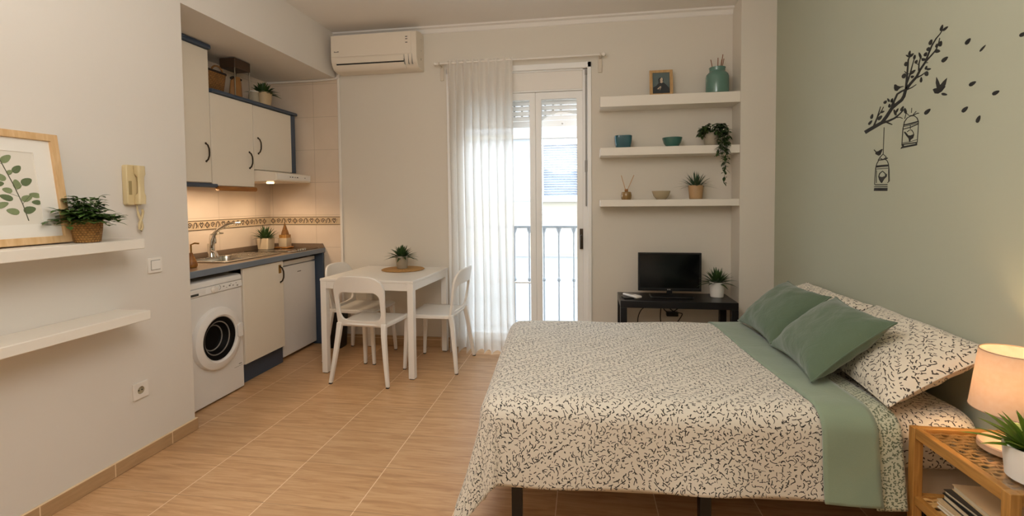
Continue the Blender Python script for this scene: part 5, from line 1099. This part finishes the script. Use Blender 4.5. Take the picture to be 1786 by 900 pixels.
# ------------------------------------------------------------------ vinyl decals on the sage wall: outlines as (y, z) on the wall plane
DEC = {'branch':[[(2.7921,1.688),(2.7546,1.6969),(2.7705,1.7144),(2.8095,1.7061)],[(2.7546,1.6969),(2.7147,1.705),(2.7293,1.7218),(2.7705,1.7144)],[(2.7147,1.705),(2.6468,1.7185),(2.6641,1.7335),(2.7293,1.7218)],[(2.6468,1.7185),(2.6086,1.7441),(2.6292,1.7564),(2.6641,1.7335)],[(2.6086,1.7441),(2.5695,1.7768),(2.5877,1.7896),(2.6292,1.7564)],[(2.5695,1.7768),(2.532,1.7911),(2.5463,1.8046),(2.5877,1.7896)],[(2.532,1.7911),(2.5008,1.8012),(2.5163,1.8134),(2.5463,1.8046)],[(2.5008,1.8012),(2.4828,1.8181),(2.5012,1.8268),(2.5163,1.8134)],[(2.4828,1.8181),(2.4725,1.8442),(2.4907,1.8515),(2.5012,1.8268)],[(2.474,1.8424),(2.441,1.8653),(2.454,1.8755),(2.4892,1.8533)],[(2.441,1.8653),(2.4023,1.8863),(2.4144,1.895),(2.454,1.8755)],[(2.4023,1.8863),(2.3821,1.9111),(2.3931,1.9184),(2.4144,1.895)],[(2.3821,1.9111),(2.3501,1.9376),(2.3598,1.9438),(2.3931,1.9184)],[(2.3501,1.9376),(2.3313,1.9699),(2.3398,1.9749),(2.3598,1.9438)],[(2.3313,1.9699),(2.3131,1.9983),(2.3199,2.0029),(2.3398,1.9749)],[(2.3131,1.9983),(2.2912,2.0193),(2.2961,2.0233),(2.3199,2.0029)],[(2.2912,2.0193),(2.2692,2.0316),(2.2728,2.0347),(2.2961,2.0233)],[(2.2692,2.0316),(2.2536,2.0469),(2.2563,2.049),(2.2728,2.0347)],[(2.7201,1.7093),(2.6903,1.7562),(2.7,1.7599),(2.7353,1.7151)],[(2.6903,1.7562),(2.667,1.8076),(2.6713,1.8092),(2.7,1.7599)],[(2.6902,1.7594),(2.6604,1.7812),(2.6652,1.7838),(2.6958,1.7627)],[(2.6604,1.7812),(2.6421,1.8012),(2.6459,1.8032),(2.6652,1.7838)],[(2.6527,1.7184),(2.6046,1.7197),(2.6104,1.7299),(2.6581,1.7309)],[(2.6046,1.7197),(2.5534,1.7274),(2.56,1.735),(2.6104,1.7299)],[(2.5534,1.7274),(2.5149,1.7427),(2.5209,1.7479),(2.56,1.735)],[(2.5149,1.7427),(2.4877,1.7585),(2.4919,1.7618),(2.5209,1.7479)],[(2.6204,1.7187),(2.5964,1.7093),(2.5929,1.7141),(2.6154,1.7251)],[(2.5964,1.7093),(2.5749,1.7016),(2.5728,1.7049),(2.5929,1.7141)],[(2.5464,1.7301),(2.5177,1.7271),(2.5169,1.7307),(2.5472,1.7353)],[(2.5177,1.7271),(2.4987,1.7184),(2.4971,1.7203),(2.5169,1.7307)],[(2.5617,1.7889),(2.558,1.8097),(2.571,1.8151),(2.5758,1.7929)],[(2.558,1.8097),(2.5354,1.8388),(2.546,1.8459),(2.571,1.8151)],[(2.5354,1.8388),(2.5088,1.8444),(2.5148,1.8526),(2.546,1.8459)],[(2.5088,1.8444),(2.4765,1.8464),(2.4812,1.8542),(2.5148,1.8526)],[(2.5791,1.7887),(2.5708,1.8072),(2.578,1.8089),(2.5889,1.7926)],[(2.5708,1.8072),(2.5802,1.8288),(2.5842,1.829),(2.578,1.8089)],[(2.4705,1.848),(2.4686,1.8904),(2.4828,1.8946),(2.4873,1.8526)],[(2.4686,1.8904),(2.4658,1.9324),(2.4773,1.936),(2.4828,1.8946)],[(2.4658,1.9324),(2.4633,1.9801),(2.4721,1.9836),(2.4773,1.936)],[(2.4633,1.9801),(2.4539,1.9947),(2.4588,1.9987),(2.4721,1.9836)],[(2.4539,1.9947),(2.433,1.9996),(2.4352,2.0022),(2.4588,1.9987)],[(2.4681,1.8771),(2.4493,1.9093),(2.4575,1.9131),(2.4787,1.8823)],[(2.4493,1.9093),(2.4381,1.9428),(2.444,1.9454),(2.4575,1.9131)],[(2.4381,1.9428),(2.4228,1.9805),(2.4263,1.9822),(2.444,1.9454)],[(2.4931,1.9355),(2.4727,1.9175),(2.4712,1.9206),(2.4892,1.9371)],[(2.4727,1.9175),(2.444,1.913),(2.445,1.9168),(2.4712,1.9206)],[(2.4768,1.844),(2.4362,1.8478),(2.4394,1.8522),(2.4808,1.8505)],[(2.4362,1.8478),(2.4087,1.8553),(2.4108,1.8578),(2.4394,1.8522)],[(2.4058,1.8827),(2.3764,1.8864),(2.3801,1.8913),(2.4106,1.8903)],[(2.3764,1.8864),(2.3442,1.8965),(2.3462,1.8989),(2.3801,1.8913)],[(2.3918,1.9128),(2.392,1.9421),(2.3989,1.9447),(2.4005,1.9154)],[(2.392,1.9421),(2.3851,1.9638),(2.3902,1.9655),(2.3989,1.9447)],[(2.3851,1.9638),(2.3902,1.989),(2.3936,1.9898),(2.3902,1.9655)],[(2.4155,1.9509),(2.3978,1.94),(2.3963,1.9417),(2.414,1.9526)],[(2.3511,1.9373),(2.3199,1.9544),(2.3261,1.96),(2.3588,1.9441)],[(2.3199,1.9544),(2.2892,1.9712),(2.2947,1.9752),(2.3261,1.96)],[(2.2892,1.9712),(2.2752,1.9981),(2.2797,2.0005),(2.2947,1.9752)],[(2.2752,1.9981),(2.2705,2.0161),(2.2735,2.0176),(2.2797,2.0005)],[(2.3623,1.9347),(2.3379,1.933),(2.3387,1.9355),(2.364,1.9397)],[(2.386,1.9655),(2.3561,1.9492),(2.3545,1.952),(2.3843,1.9683)],[(2.2564,2.0662),(2.2608,2.0661),(2.267,2.0624),(2.2722,2.0562),(2.2731,2.0492),(2.269,2.0438),(2.2625,2.0428),(2.2572,2.047),(2.2546,2.0547),(2.2544,2.0621)],[(2.2271,2.0488),(2.2318,2.0504),(2.2408,2.0507),(2.2507,2.0492),(2.2566,2.0455),(2.2561,2.0408),(2.2501,2.0377),(2.2414,2.0381),(2.2332,2.0415),(2.2279,2.0457)],[(2.3176,2.0257),(2.3229,2.0265),(2.3304,2.0243),(2.3366,2.0195),(2.3376,2.0129),(2.3325,2.0069),(2.3245,2.0045),(2.3181,2.0075),(2.3151,2.0143),(2.3151,2.0214)],[(2.332,1.998),(2.3371,1.9995),(2.3441,1.9989),(2.3498,1.996),(2.3505,1.991),(2.3454,1.9853),(2.3378,1.982),(2.3318,1.9833),(2.3292,1.9883),(2.3295,1.994)],[(2.3481,1.9811),(2.353,1.9823),(2.36,1.9812),(2.3659,1.978),(2.367,1.9728),(2.3625,1.9674),(2.3552,1.9647),(2.3491,1.9664),(2.3461,1.9716),(2.3459,1.9773)],[(2.3514,1.9524),(2.3549,1.9558),(2.3626,1.9598),(2.3716,1.9625),(2.3781,1.9616),(2.3795,1.9571),(2.3755,1.9516),(2.3678,1.9483),(2.3595,1.9481),(2.3533,1.9498)],[(2.2625,2.0019),(2.2681,2.0027),(2.2751,2.0001),(2.2804,1.9949),(2.2801,1.9879),(2.2737,1.9817),(2.2652,1.9793),(2.2593,1.9826),(2.2576,1.9899),(2.259,1.9974)],[(2.2678,1.9613),(2.271,1.9658),(2.2792,1.9716),(2.2893,1.9761),(2.2975,1.9762),(2.3005,1.9714),(2.2971,1.9646),(2.2888,1.9597),(2.2787,1.958),(2.2707,1.9588)],[(2.2855,1.998),(2.2889,1.9982),(2.2934,1.9961),(2.2969,1.9922),(2.2971,1.9876),(2.2935,1.9838),(2.2884,1.9826),(2.2846,1.9852),(2.2831,1.9902),(2.2836,1.9951)],[(2.3399,1.8967),(2.3457,1.8976),(2.3528,1.8954),(2.3579,1.8909),(2.357,1.8846),(2.3499,1.8788),(2.3409,1.8764),(2.3351,1.8792),(2.3339,1.8857),(2.336,1.8925)],[(2.3189,1.902),(2.322,1.9046),(2.3293,1.9076),(2.338,1.9097),(2.3444,1.9092),(2.3461,1.906),(2.3425,1.902),(2.3353,1.8996),(2.3271,1.8992),(2.3209,1.9003)],[(2.3448,1.9218),(2.3484,1.9218),(2.3532,1.9194),(2.357,1.9154),(2.3571,1.9106),(2.3533,1.9067),(2.3479,1.9058),(2.3439,1.9085),(2.3424,1.9137),(2.3429,1.9189)],[(2.3781,1.8818),(2.3818,1.8806),(2.3856,1.8756),(2.3876,1.8686),(2.3858,1.8618),(2.3804,1.8578),(2.3746,1.8584),(2.3717,1.8637),(2.3723,1.8715),(2.3749,1.8784)],[(2.4803,1.978),(2.4862,1.9782),(2.4925,1.9751),(2.4963,1.9697),(2.4938,1.9631),(2.4855,1.9577),(2.4762,1.9562),(2.4712,1.9598),(2.4718,1.9669),(2.4755,1.9739)],[(2.4856,1.9258),(2.4926,1.9274),(2.5023,1.9261),(2.5103,1.9219),(2.5116,1.9153),(2.5048,1.9082),(2.4944,1.9046),(2.4861,1.9068),(2.4822,1.9135),(2.4823,1.9209)],[(2.4174,1.9238),(2.4233,1.9255),(2.4345,1.9254),(2.4465,1.9232),(2.4535,1.9185),(2.4525,1.9129),(2.4447,1.9095),(2.4341,1.9103),(2.4243,1.9148),(2.4181,1.92)],[(2.4259,1.8978),(2.4294,1.9007),(2.4362,1.9034),(2.4436,1.9047),(2.4481,1.9027),(2.4477,1.898),(2.4432,1.8932),(2.4367,1.8912),(2.4306,1.8923),(2.4265,1.8949)],[(2.4316,2.0014),(2.4368,2.0032),(2.4465,2.0036),(2.4567,2.0021),(2.4626,1.9983),(2.4616,1.9933),(2.4547,1.9899),(2.4455,1.9902),(2.4372,1.9937),(2.432,1.9981)],[(2.4217,1.992),(2.4259,1.9919),(2.4311,1.9889),(2.4348,1.9838),(2.4343,1.978),(2.4293,1.9735),(2.4229,1.9726),(2.4186,1.9761),(2.4176,1.9825),(2.419,1.9886)],[(2.4554,2.0208),(2.4594,2.0205),(2.4645,2.017),(2.4683,2.0115),(2.4682,2.0055),(2.4637,2.0011),(2.4577,2.0005),(2.4534,2.0044),(2.4522,2.0111),(2.4531,2.0174)],[(2.4851,2.0101),(2.484,2.0072),(2.4788,2.0017),(2.4712,1.9958),(2.4638,1.9923),(2.4591,1.9927),(2.4593,1.9963),(2.4648,2.0015),(2.4734,2.0064),(2.4812,2.0097)],[(2.4065,1.9647),(2.4112,1.9658),(2.4179,1.9649),(2.4234,1.9619),(2.4244,1.9571),(2.42,1.9521),(2.4131,1.9496),(2.4073,1.9512),(2.4045,1.956),(2.4044,1.9612)],[(2.3971,1.9948),(2.399,1.9922),(2.3984,1.9849),(2.3951,1.9757),(2.3893,1.9682),(2.3827,1.9652),(2.3788,1.9678),(2.3802,1.975),(2.3859,1.9842),(2.3925,1.9918)],[(2.7337,1.783),(2.7401,1.7827),(2.7485,1.7787),(2.7552,1.7723),(2.7555,1.7651),(2.7488,1.7597),(2.7393,1.7589),(2.7321,1.7634),(2.7294,1.7713),(2.7303,1.7789)],[(2.7381,1.7508),(2.7448,1.7515),(2.7564,1.7492),(2.768,1.7446),(2.7737,1.7384),(2.7707,1.7327),(2.7615,1.7306),(2.7507,1.7335),(2.7422,1.74),(2.7375,1.7467)],[(2.6368,1.7796),(2.6415,1.7819),(2.6514,1.7839),(2.6626,1.7845),(2.6704,1.7824),(2.6714,1.7782),(2.6657,1.7742),(2.656,1.7729),(2.646,1.7743),(2.6387,1.777)],[(2.6553,1.7607),(2.6628,1.7625),(2.6756,1.7616),(2.6883,1.7581),(2.6942,1.7518),(2.6905,1.7449),(2.68,1.7411),(2.6683,1.7428),(2.6591,1.749),(2.6544,1.756)],[(2.6219,1.8284),(2.6275,1.8299),(2.636,1.8297),(2.6437,1.8273),(2.6462,1.8227),(2.642,1.8173),(2.6339,1.8141),(2.6263,1.815),(2.6216,1.8195),(2.6201,1.8247)],[(2.615,1.8377),(2.6162,1.8353),(2.6148,1.8298),(2.6108,1.8234),(2.6048,1.8187),(2.5987,1.8175),(2.5957,1.8201),(2.5978,1.8255),(2.6039,1.8315),(2.6106,1.8362)],[(2.574,1.8303),(2.5785,1.83),(2.5847,1.8266),(2.5898,1.8212),(2.5904,1.8153),(2.5858,1.811),(2.579,1.8105),(2.5737,1.8143),(2.5714,1.8208),(2.5717,1.827)],[(2.5962,1.8077),(2.6008,1.8073),(2.6059,1.8039),(2.609,1.7987),(2.6073,1.7933),(2.601,1.7895),(2.5938,1.7892),(2.5898,1.7929),(2.5899,1.799),(2.5926,1.8047)],[(2.5647,1.7751),(2.5668,1.7717),(2.5657,1.7632),(2.5616,1.7528),(2.5544,1.7447),(2.5466,1.7419),(2.5422,1.7454),(2.5441,1.7538),(2.5512,1.7639),(2.5592,1.7721)],[(2.5305,1.7736),(2.535,1.7734),(2.5423,1.7702),(2.5493,1.7651),(2.5522,1.7594),(2.5495,1.7552),(2.5433,1.7546),(2.5366,1.7581),(2.5318,1.7644),(2.5296,1.7704)],[(2.4932,1.7763),(2.4985,1.7763),(2.5067,1.7731),(2.5143,1.7677),(2.5171,1.7614),(2.5135,1.7564),(2.506,1.7552),(2.4986,1.7589),(2.4937,1.7658),(2.4918,1.7725)],[(2.4842,1.7663),(2.4876,1.7639),(2.4894,1.7571),(2.4885,1.7484),(2.4836,1.7412),(2.4761,1.7381),(2.4702,1.7403),(2.4694,1.7472),(2.4735,1.756),(2.4793,1.7633)]],'perched':[[(2.5652,1.8923),(2.5542,1.8916),(2.5401,1.8819),(2.5223,1.874),(2.4974,1.8706),(2.4954,1.8671),(2.5172,1.8672),(2.5316,1.8623),(2.5412,1.8569),(2.5592,1.8623),(2.5666,1.8767)]],'flying':[[(2.306,1.8109),(2.2942,1.8127),(2.2825,1.8111),(2.2759,1.8207),(2.2636,1.8206),(2.2425,1.8184),(2.2332,1.8052),(2.2535,1.79),(2.2739,1.7857),(2.2935,1.7911)],[(2.2816,1.8081),(2.2887,1.835),(2.2856,1.8578),(2.2718,1.8365),(2.262,1.8164)],[(2.265,1.8171),(2.2452,1.8311),(2.2256,1.8393),(2.2321,1.8159),(2.2404,1.8014),(2.2551,1.7926)],[(2.2219,1.77),(2.2245,1.7734),(2.2321,1.7783),(2.2419,1.7827),(2.2505,1.784),(2.2545,1.7813),(2.2521,1.7764),(2.2443,1.772),(2.234,1.7694),(2.2255,1.7688)]],'leaves':[[[(2.109,1.9616),(2.1145,1.9632),(2.1238,1.9621),(2.1329,1.9584),(2.1371,1.9523),(2.1343,1.9457),(2.1266,1.9422),(2.1181,1.9441),(2.1116,1.9503),(2.1083,1.9571)]],[[(2.0372,1.9132),(2.0412,1.9132),(2.0494,1.9106),(2.0583,1.9061),(2.0641,1.9008),(2.0642,1.8967),(2.0591,1.8957),(2.0512,1.8988),(2.0435,1.9046),(2.0383,1.9101)]],[[(2.2237,1.925),(2.23,1.9273),(2.2414,1.9277),(2.2533,1.9255),(2.2599,1.9201),(2.2582,1.9133),(2.2498,1.9088),(2.2391,1.9094),(2.2297,1.9143),(2.224,1.9205)]],[[(2.0773,1.7889),(2.0826,1.7912),(2.0928,1.792),(2.1039,1.7907),(2.1108,1.7863),(2.1103,1.7802),(2.1035,1.7758),(2.0937,1.7758),(2.0844,1.7798),(2.0783,1.7849)]],[[(1.9712,1.7297),(1.9758,1.732),(1.985,1.733),(1.9952,1.7321),(2.0017,1.7282),(2.0018,1.7226),(1.9959,1.7184),(1.987,1.7181),(1.9783,1.7215),(1.9724,1.7261)]],[[(2.1126,1.7005),(2.1182,1.7019),(2.1282,1.7007),(2.1386,1.697),(2.1442,1.691),(2.1424,1.6847),(2.1348,1.6815),(2.1254,1.6835),(2.1173,1.6895),(2.1126,1.6961)]],[[(2.0537,1.6563),(2.0586,1.6558),(2.0657,1.6513),(2.0719,1.6441),(2.0732,1.6364),(2.0689,1.6309),(2.0617,1.6302),(2.0554,1.6353),(2.0522,1.6439),(2.0516,1.652)]],[[(2.3165,1.7306),(2.3234,1.7323),(2.3357,1.7311),(2.3486,1.7272),(2.3555,1.7206),(2.3533,1.7136),(2.3439,1.7099),(2.3323,1.7119),(2.3224,1.7185),(2.3165,1.7258)]],[[(1.8716,1.9029),(1.8757,1.9054),(1.8838,1.907),(1.8927,1.9067),(1.8982,1.9035),(1.8981,1.8981),(1.8928,1.8938),(1.885,1.893),(1.8775,1.8956),(1.8725,1.8996)]]],'cageA':[[(2.4385,1.7575),(2.4397,1.7354),(2.4364,1.7346),(2.4352,1.7567)],[(2.4974,1.5929),(2.4952,1.6304),(2.4994,1.6311),(2.5017,1.5936)],[(2.4952,1.6304),(2.4917,1.6712),(2.4959,1.6722),(2.4994,1.6311)],[(2.4917,1.6712),(2.4824,1.7014),(2.4864,1.7031),(2.4959,1.6722)],[(2.4824,1.7014),(2.4643,1.7161),(2.4671,1.7186),(2.4864,1.7031)],[(2.4643,1.7161),(2.4416,1.72),(2.4429,1.7228),(2.4671,1.7186)],[(2.4416,1.72),(2.4196,1.718),(2.4186,1.7203),(2.4429,1.7228)],[(2.4196,1.718),(2.4008,1.7047),(2.3977,1.7057),(2.4186,1.7203)],[(2.4008,1.7047),(2.3916,1.6871),(2.3878,1.6867),(2.3977,1.7057)],[(2.3916,1.6871),(2.3928,1.648),(2.3889,1.6473),(2.3878,1.6867)],[(2.3928,1.648),(2.3967,1.5958),(2.3929,1.5952),(2.3889,1.6473)],[(2.4912,1.6847),(2.44,1.6844),(2.4422,1.69),(2.4933,1.6903)],[(2.44,1.6844),(2.3873,1.6862),(2.3896,1.6916),(2.4422,1.69)],[(2.4916,1.6794),(2.4404,1.6793),(2.4413,1.6816),(2.4924,1.6818)],[(2.4404,1.6793),(2.389,1.6805),(2.3899,1.6828),(2.4413,1.6816)],[(2.4908,1.6672),(2.4396,1.6687),(2.4415,1.6723),(2.4924,1.6709)],[(2.4396,1.6687),(2.3895,1.6757),(2.3917,1.6792),(2.4415,1.6723)],[(2.4745,1.7407),(2.4529,1.724),(2.452,1.726),(2.4722,1.742)],[(2.4529,1.724),(2.422,1.7213),(2.423,1.7236),(2.452,1.726)],[(2.422,1.7213),(2.3928,1.7259),(2.3943,1.7281),(2.423,1.7236)],[(2.4245,1.723),(2.415,1.7301),(2.4175,1.732),(2.4272,1.7248)],[(2.415,1.7301),(2.4055,1.7349),(2.4079,1.7369),(2.4175,1.732)],[(2.4219,1.7224),(2.4059,1.7248),(2.4068,1.7267),(2.4231,1.7242)],[(2.4059,1.7248),(2.3869,1.724),(2.3874,1.7258),(2.4068,1.7267)],[(2.4747,1.7418),(2.4842,1.7161),(2.4814,1.7152),(2.472,1.7409)],[(2.4443,1.6823),(2.4436,1.662),(2.4409,1.6616),(2.4416,1.6819)],[(2.4962,1.6042),(2.4479,1.603),(2.4487,1.6053),(2.4967,1.6065)],[(2.4479,1.603),(2.3954,1.6077),(2.3964,1.6099),(2.4487,1.6053)],[(2.5069,1.582),(2.4946,1.5927),(2.4889,1.5893),(2.3966,1.5904),(2.395,1.5832),(2.4956,1.5808),(2.5054,1.5786)],[(2.4949,1.6001),(2.4865,1.6009),(2.4846,1.5861),(2.4958,1.5864)],[(2.4045,1.5966),(2.3955,1.5973),(2.3951,1.5841),(2.4041,1.5833)],[(2.4893,1.6004),(2.3988,1.5986),(2.3986,1.5942),(2.4877,1.5956)]],'cageAbird':[[(2.4862,1.6545),(2.4787,1.6557),(2.4667,1.6459),(2.4561,1.6354),(2.4392,1.6331),(2.4195,1.6362),(2.4161,1.6327),(2.4222,1.6188),(2.4386,1.6133),(2.4429,1.6048),(2.4484,1.6064),(2.4522,1.6204),(2.4698,1.6363)],[(2.4624,1.6517),(2.4494,1.6573),(2.4509,1.6596),(2.4646,1.6537)],[(2.4494,1.6573),(2.4341,1.6565),(2.4327,1.6583),(2.4509,1.6596)],[(2.4341,1.6565),(2.4246,1.6454),(2.4217,1.6459),(2.4327,1.6583)],[(2.4246,1.6454),(2.419,1.6328),(2.4159,1.633),(2.4217,1.6459)]],'cageB':[[(2.6386,1.6995),(2.64,1.6444),(2.636,1.6438),(2.6347,1.6988)],[(2.64,1.6444),(2.6421,1.5672),(2.6381,1.5667),(2.636,1.6438)],[(2.678,1.5387),(2.66,1.5544),(2.6645,1.557),(2.6829,1.541)],[(2.66,1.5544),(2.6406,1.5653),(2.6412,1.5688),(2.6645,1.557)],[(2.6406,1.5653),(2.6213,1.5534),(2.6171,1.5551),(2.6412,1.5688)],[(2.6213,1.5534),(2.6168,1.5438),(2.6116,1.5443),(2.6171,1.5551)],[(2.6799,1.5376),(2.6473,1.5374),(2.6486,1.5419),(2.681,1.5421)],[(2.6473,1.5374),(2.6176,1.5384),(2.6199,1.5428),(2.6486,1.5419)],[(2.6176,1.5384),(2.6016,1.5425),(2.6051,1.5467),(2.6199,1.5428)],[(2.6632,1.5465),(2.6397,1.5385),(2.6404,1.5424),(2.6607,1.5499)],[(2.6397,1.5385),(2.6172,1.5451),(2.6207,1.5487),(2.6404,1.5424)],[(2.703,1.418),(2.7017,1.4558),(2.7068,1.4562),(2.708,1.4182)],[(2.7017,1.4558),(2.6974,1.5008),(2.7024,1.5016),(2.7068,1.4562)],[(2.6974,1.5008),(2.6883,1.5224),(2.693,1.5239),(2.7024,1.5016)],[(2.6883,1.5224),(2.6741,1.5376),(2.6785,1.5394),(2.693,1.5239)],[(2.6203,1.5377),(2.6063,1.5281),(2.6024,1.5293),(2.617,1.5395)],[(2.6063,1.5281),(2.5984,1.5135),(2.5939,1.5137),(2.6024,1.5293)],[(2.5984,1.5135),(2.5928,1.4843),(2.5882,1.4842),(2.5939,1.5137)],[(2.5928,1.4843),(2.5887,1.4313),(2.5841,1.4308),(2.5882,1.4842)],[(2.5887,1.4313),(2.6024,1.424),(2.5991,1.4218),(2.5841,1.4308)],[(2.6973,1.5036),(2.646,1.504),(2.6479,1.514),(2.6997,1.5137)],[(2.646,1.504),(2.5952,1.5029),(2.5967,1.5126),(2.6479,1.514)],[(2.6978,1.4945),(2.6462,1.4937),(2.6467,1.4966),(2.6983,1.4976)],[(2.6462,1.4937),(2.5914,1.4925),(2.5918,1.4954),(2.6467,1.4966)],[(2.7053,1.4145),(2.6003,1.4122),(2.6006,1.4161),(2.7056,1.4186)],[(2.7084,1.4048),(2.6,1.4027),(2.6002,1.4061),(2.7086,1.4083)],[(2.6924,1.4896),(2.6919,1.4252),(2.6894,1.4251),(2.6899,1.4895)],[(2.5965,1.4895),(2.5943,1.4265),(2.592,1.4264),(2.5941,1.4893)],[(2.712,1.3853),(2.7074,1.4004),(2.5999,1.3976),(2.6009,1.3831)]],'cageBbird':[[(2.6751,1.4546),(2.6654,1.4571),(2.6451,1.4531),(2.6191,1.4577),(2.6062,1.4683),(2.608,1.4538),(2.6287,1.4416),(2.6387,1.4307),(2.6464,1.4226),(2.6563,1.4279),(2.669,1.4418)],[(2.6703,1.4538),(2.6631,1.4703),(2.6686,1.4728),(2.6767,1.4552)],[(2.6631,1.4703),(2.642,1.4806),(2.6421,1.4845),(2.6686,1.4728)],[(2.642,1.4806),(2.622,1.4681),(2.6168,1.4699),(2.6421,1.4845)],[(2.622,1.4681),(2.619,1.4565),(2.6128,1.4568),(2.6168,1.4699)]],'tailbird':[[(2.72,1.5964),(2.7132,1.5972),(2.6986,1.5856),(2.682,1.5859),(2.6522,1.5938),(2.6441,1.5919),(2.6518,1.5819),(2.6625,1.5656),(2.6771,1.5625),(2.6922,1.5684),(2.7049,1.5747),(2.7026,1.582)]]}
def vinyl(polys, th=.0010):
    b = B()
    for i, p in enumerate(polys): b.prism(p, lambda y, z: (XR-.0003, y, z), lambda y, z: (XR-.0003-th-(i % 9)*.00006, y, z))
    return b
def flat(name, key, label, cat, group=None):
    return one(name, vinyl(DEC[key]), M['decal'], label, cat, group, smooth=0)
flat('branch_decal', 'branch', 'black vinyl tree branch with small leaves on the sage wall', 'wall decal')
flat('bird_decal', 'perched', 'small black bird decal perched on the wall branch', 'wall decal', 'bird decals')
flat('bird_decal', 'flying', 'black bird decal flying with spread wings beside the branch', 'wall decal', 'bird decals')
flat('bird_decal', 'tailbird', 'little black bird decal perched on the lower birdcage', 'wall decal', 'bird decals')
for key, lab in (('cageA', 'upper black birdcage decal hanging close to the branch'), ('cageB', 'lower black birdcage decal hanging on a long string')):
    o = flat('birdcage_decal', key, lab, 'wall decal', 'birdcage decals')
    obj('caged_bird', vinyl(DEC[key+'bird'], .0013), M['decal'], o, smooth=0)
LL = ['plump black leaf decal just left of the thin slanted one, high above the bird', 'thin slanted black leaf decal at the top of the scattered leaves', 'black leaf decal between the branch tip and the flying bird', 'black leaf decal level with the flying bird, the nearest on its far side', 'black leaf decal farther beyond the flying bird and slightly lower than the bird', 'black leaf decal below the flying bird, just above the lowest leaf', 'lowest of the scattered black leaf decals, standing nearly upright', 'black leaf decal between the upper birdcage and the flying bird', 'black leaf decal cut by the right edge of the photo']
for i, p in enumerate(DEC['leaves']):
    one('leaf_decal', vinyl(p), M['decal'], LL[i], 'wall decal', 'scattered leaf decals', smooth=0)

# ------------------------------------------------------------------ light
def light(name, typ, loc, energy, col, rot=(0, 0, 0), **kw):
    l = bpy.data.lights.new(name, typ); l.energy = energy; l.color = col
    for k, v in kw.items(): setattr(l, k, v)
    o = bpy.data.objects.new(name, l); COL.objects.link(o); o.location = loc; o.rotation_euler = rot; return o
wd = bpy.data.worlds.new('sky'); SC.world = wd; wd.use_nodes = True
bg = wd.node_tree.nodes['Background']; bg.inputs[0].default_value = (.71, .855, 1.0, 1); bg.inputs[1].default_value = 9.5
light('daylight_portal', 'AREA', (-.5, YB+.32, 1.25), 1, (1, 1, 1), (rad(-90), 0, 0), shape='RECTANGLE', size=1.05, size_y=2.5).data.cycles.is_portal = True
light('room_fill', 'POINT', (-.35, .75, 2.28), 62, (1, .965, .925), shadow_soft_size=.5)  # added point light without a fixture, brightens the room, kitchen fronts and ceiling
light('ceiling_fill', 'AREA', (-.95, .30, 1.90), 24, (1, .965, .925), (rad(180), 0, 0), shape='DISK', size=.4)  # added upward fill to lift the ceiling, no actual lamp stands here
light('hood_lamp', 'SPOT', (-2.72, 3.85, 1.520), 9, (1, .72, .46), (0, 0, 0), spot_size=rad(160), spot_blend=.8, shadow_soft_size=.05)
light('pelmet_strip', 'AREA', (-2.77, 3.25, 1.462), 9*.35, (1, .74, .50), (0, 0, 0), shape='RECTANGLE', size=.06, size_y=.65)
light('lamp_bulb', 'POINT', (lx, ly, lz+.235), 42, (1, .66, .36), shadow_soft_size=.03)

# ------------------------------------------------------------------ camera
cam = bpy.data.cameras.new('camera'); co = bpy.data.objects.new('camera', cam); COL.objects.link(co)
yaw, pit, rol = rad(8.69788), rad(2.22236), rad(-.53356)
Fh = Vector((-sin(yaw), cos(yaw), 0)); Rr = Vector((cos(yaw), sin(yaw), 0)); Uz = Vector((0, 0, 1))
Fw = Fh*cos(pit)-Uz*sin(pit); U2 = Uz*cos(pit)+Fh*sin(pit)
R3 = Rr*cos(rol)+U2*sin(rol); U3 = -Rr*sin(rol)+U2*cos(rol)
mx = Matrix((R3, U3, -Fw)).transposed().to_4x4(); mx.translation = (0, 0, 1.35); co.matrix_world = mx
cam.sensor_fit = 'HORIZONTAL'; cam.sensor_width = 36; cam.lens = 36*830/1786
cam.shift_x = 0; cam.shift_y = -(450-382.93)/1786
cam.clip_start = .05; cam.clip_end = 100
SC.camera = co
vs = SC.view_settings; vs.view_transform = 'Standard'; vs.look = 'None'; vs.exposure = 0.26; vs.gamma = 1; vs.use_curve_mapping = False
SC.cycles.use_denoising = True; SC.cycles.max_bounces = 10; SC.cycles.diffuse_bounces = 6; SC.cycles.transparent_max_bounces = 16
SC.cycles.sample_clamp_indirect = 4
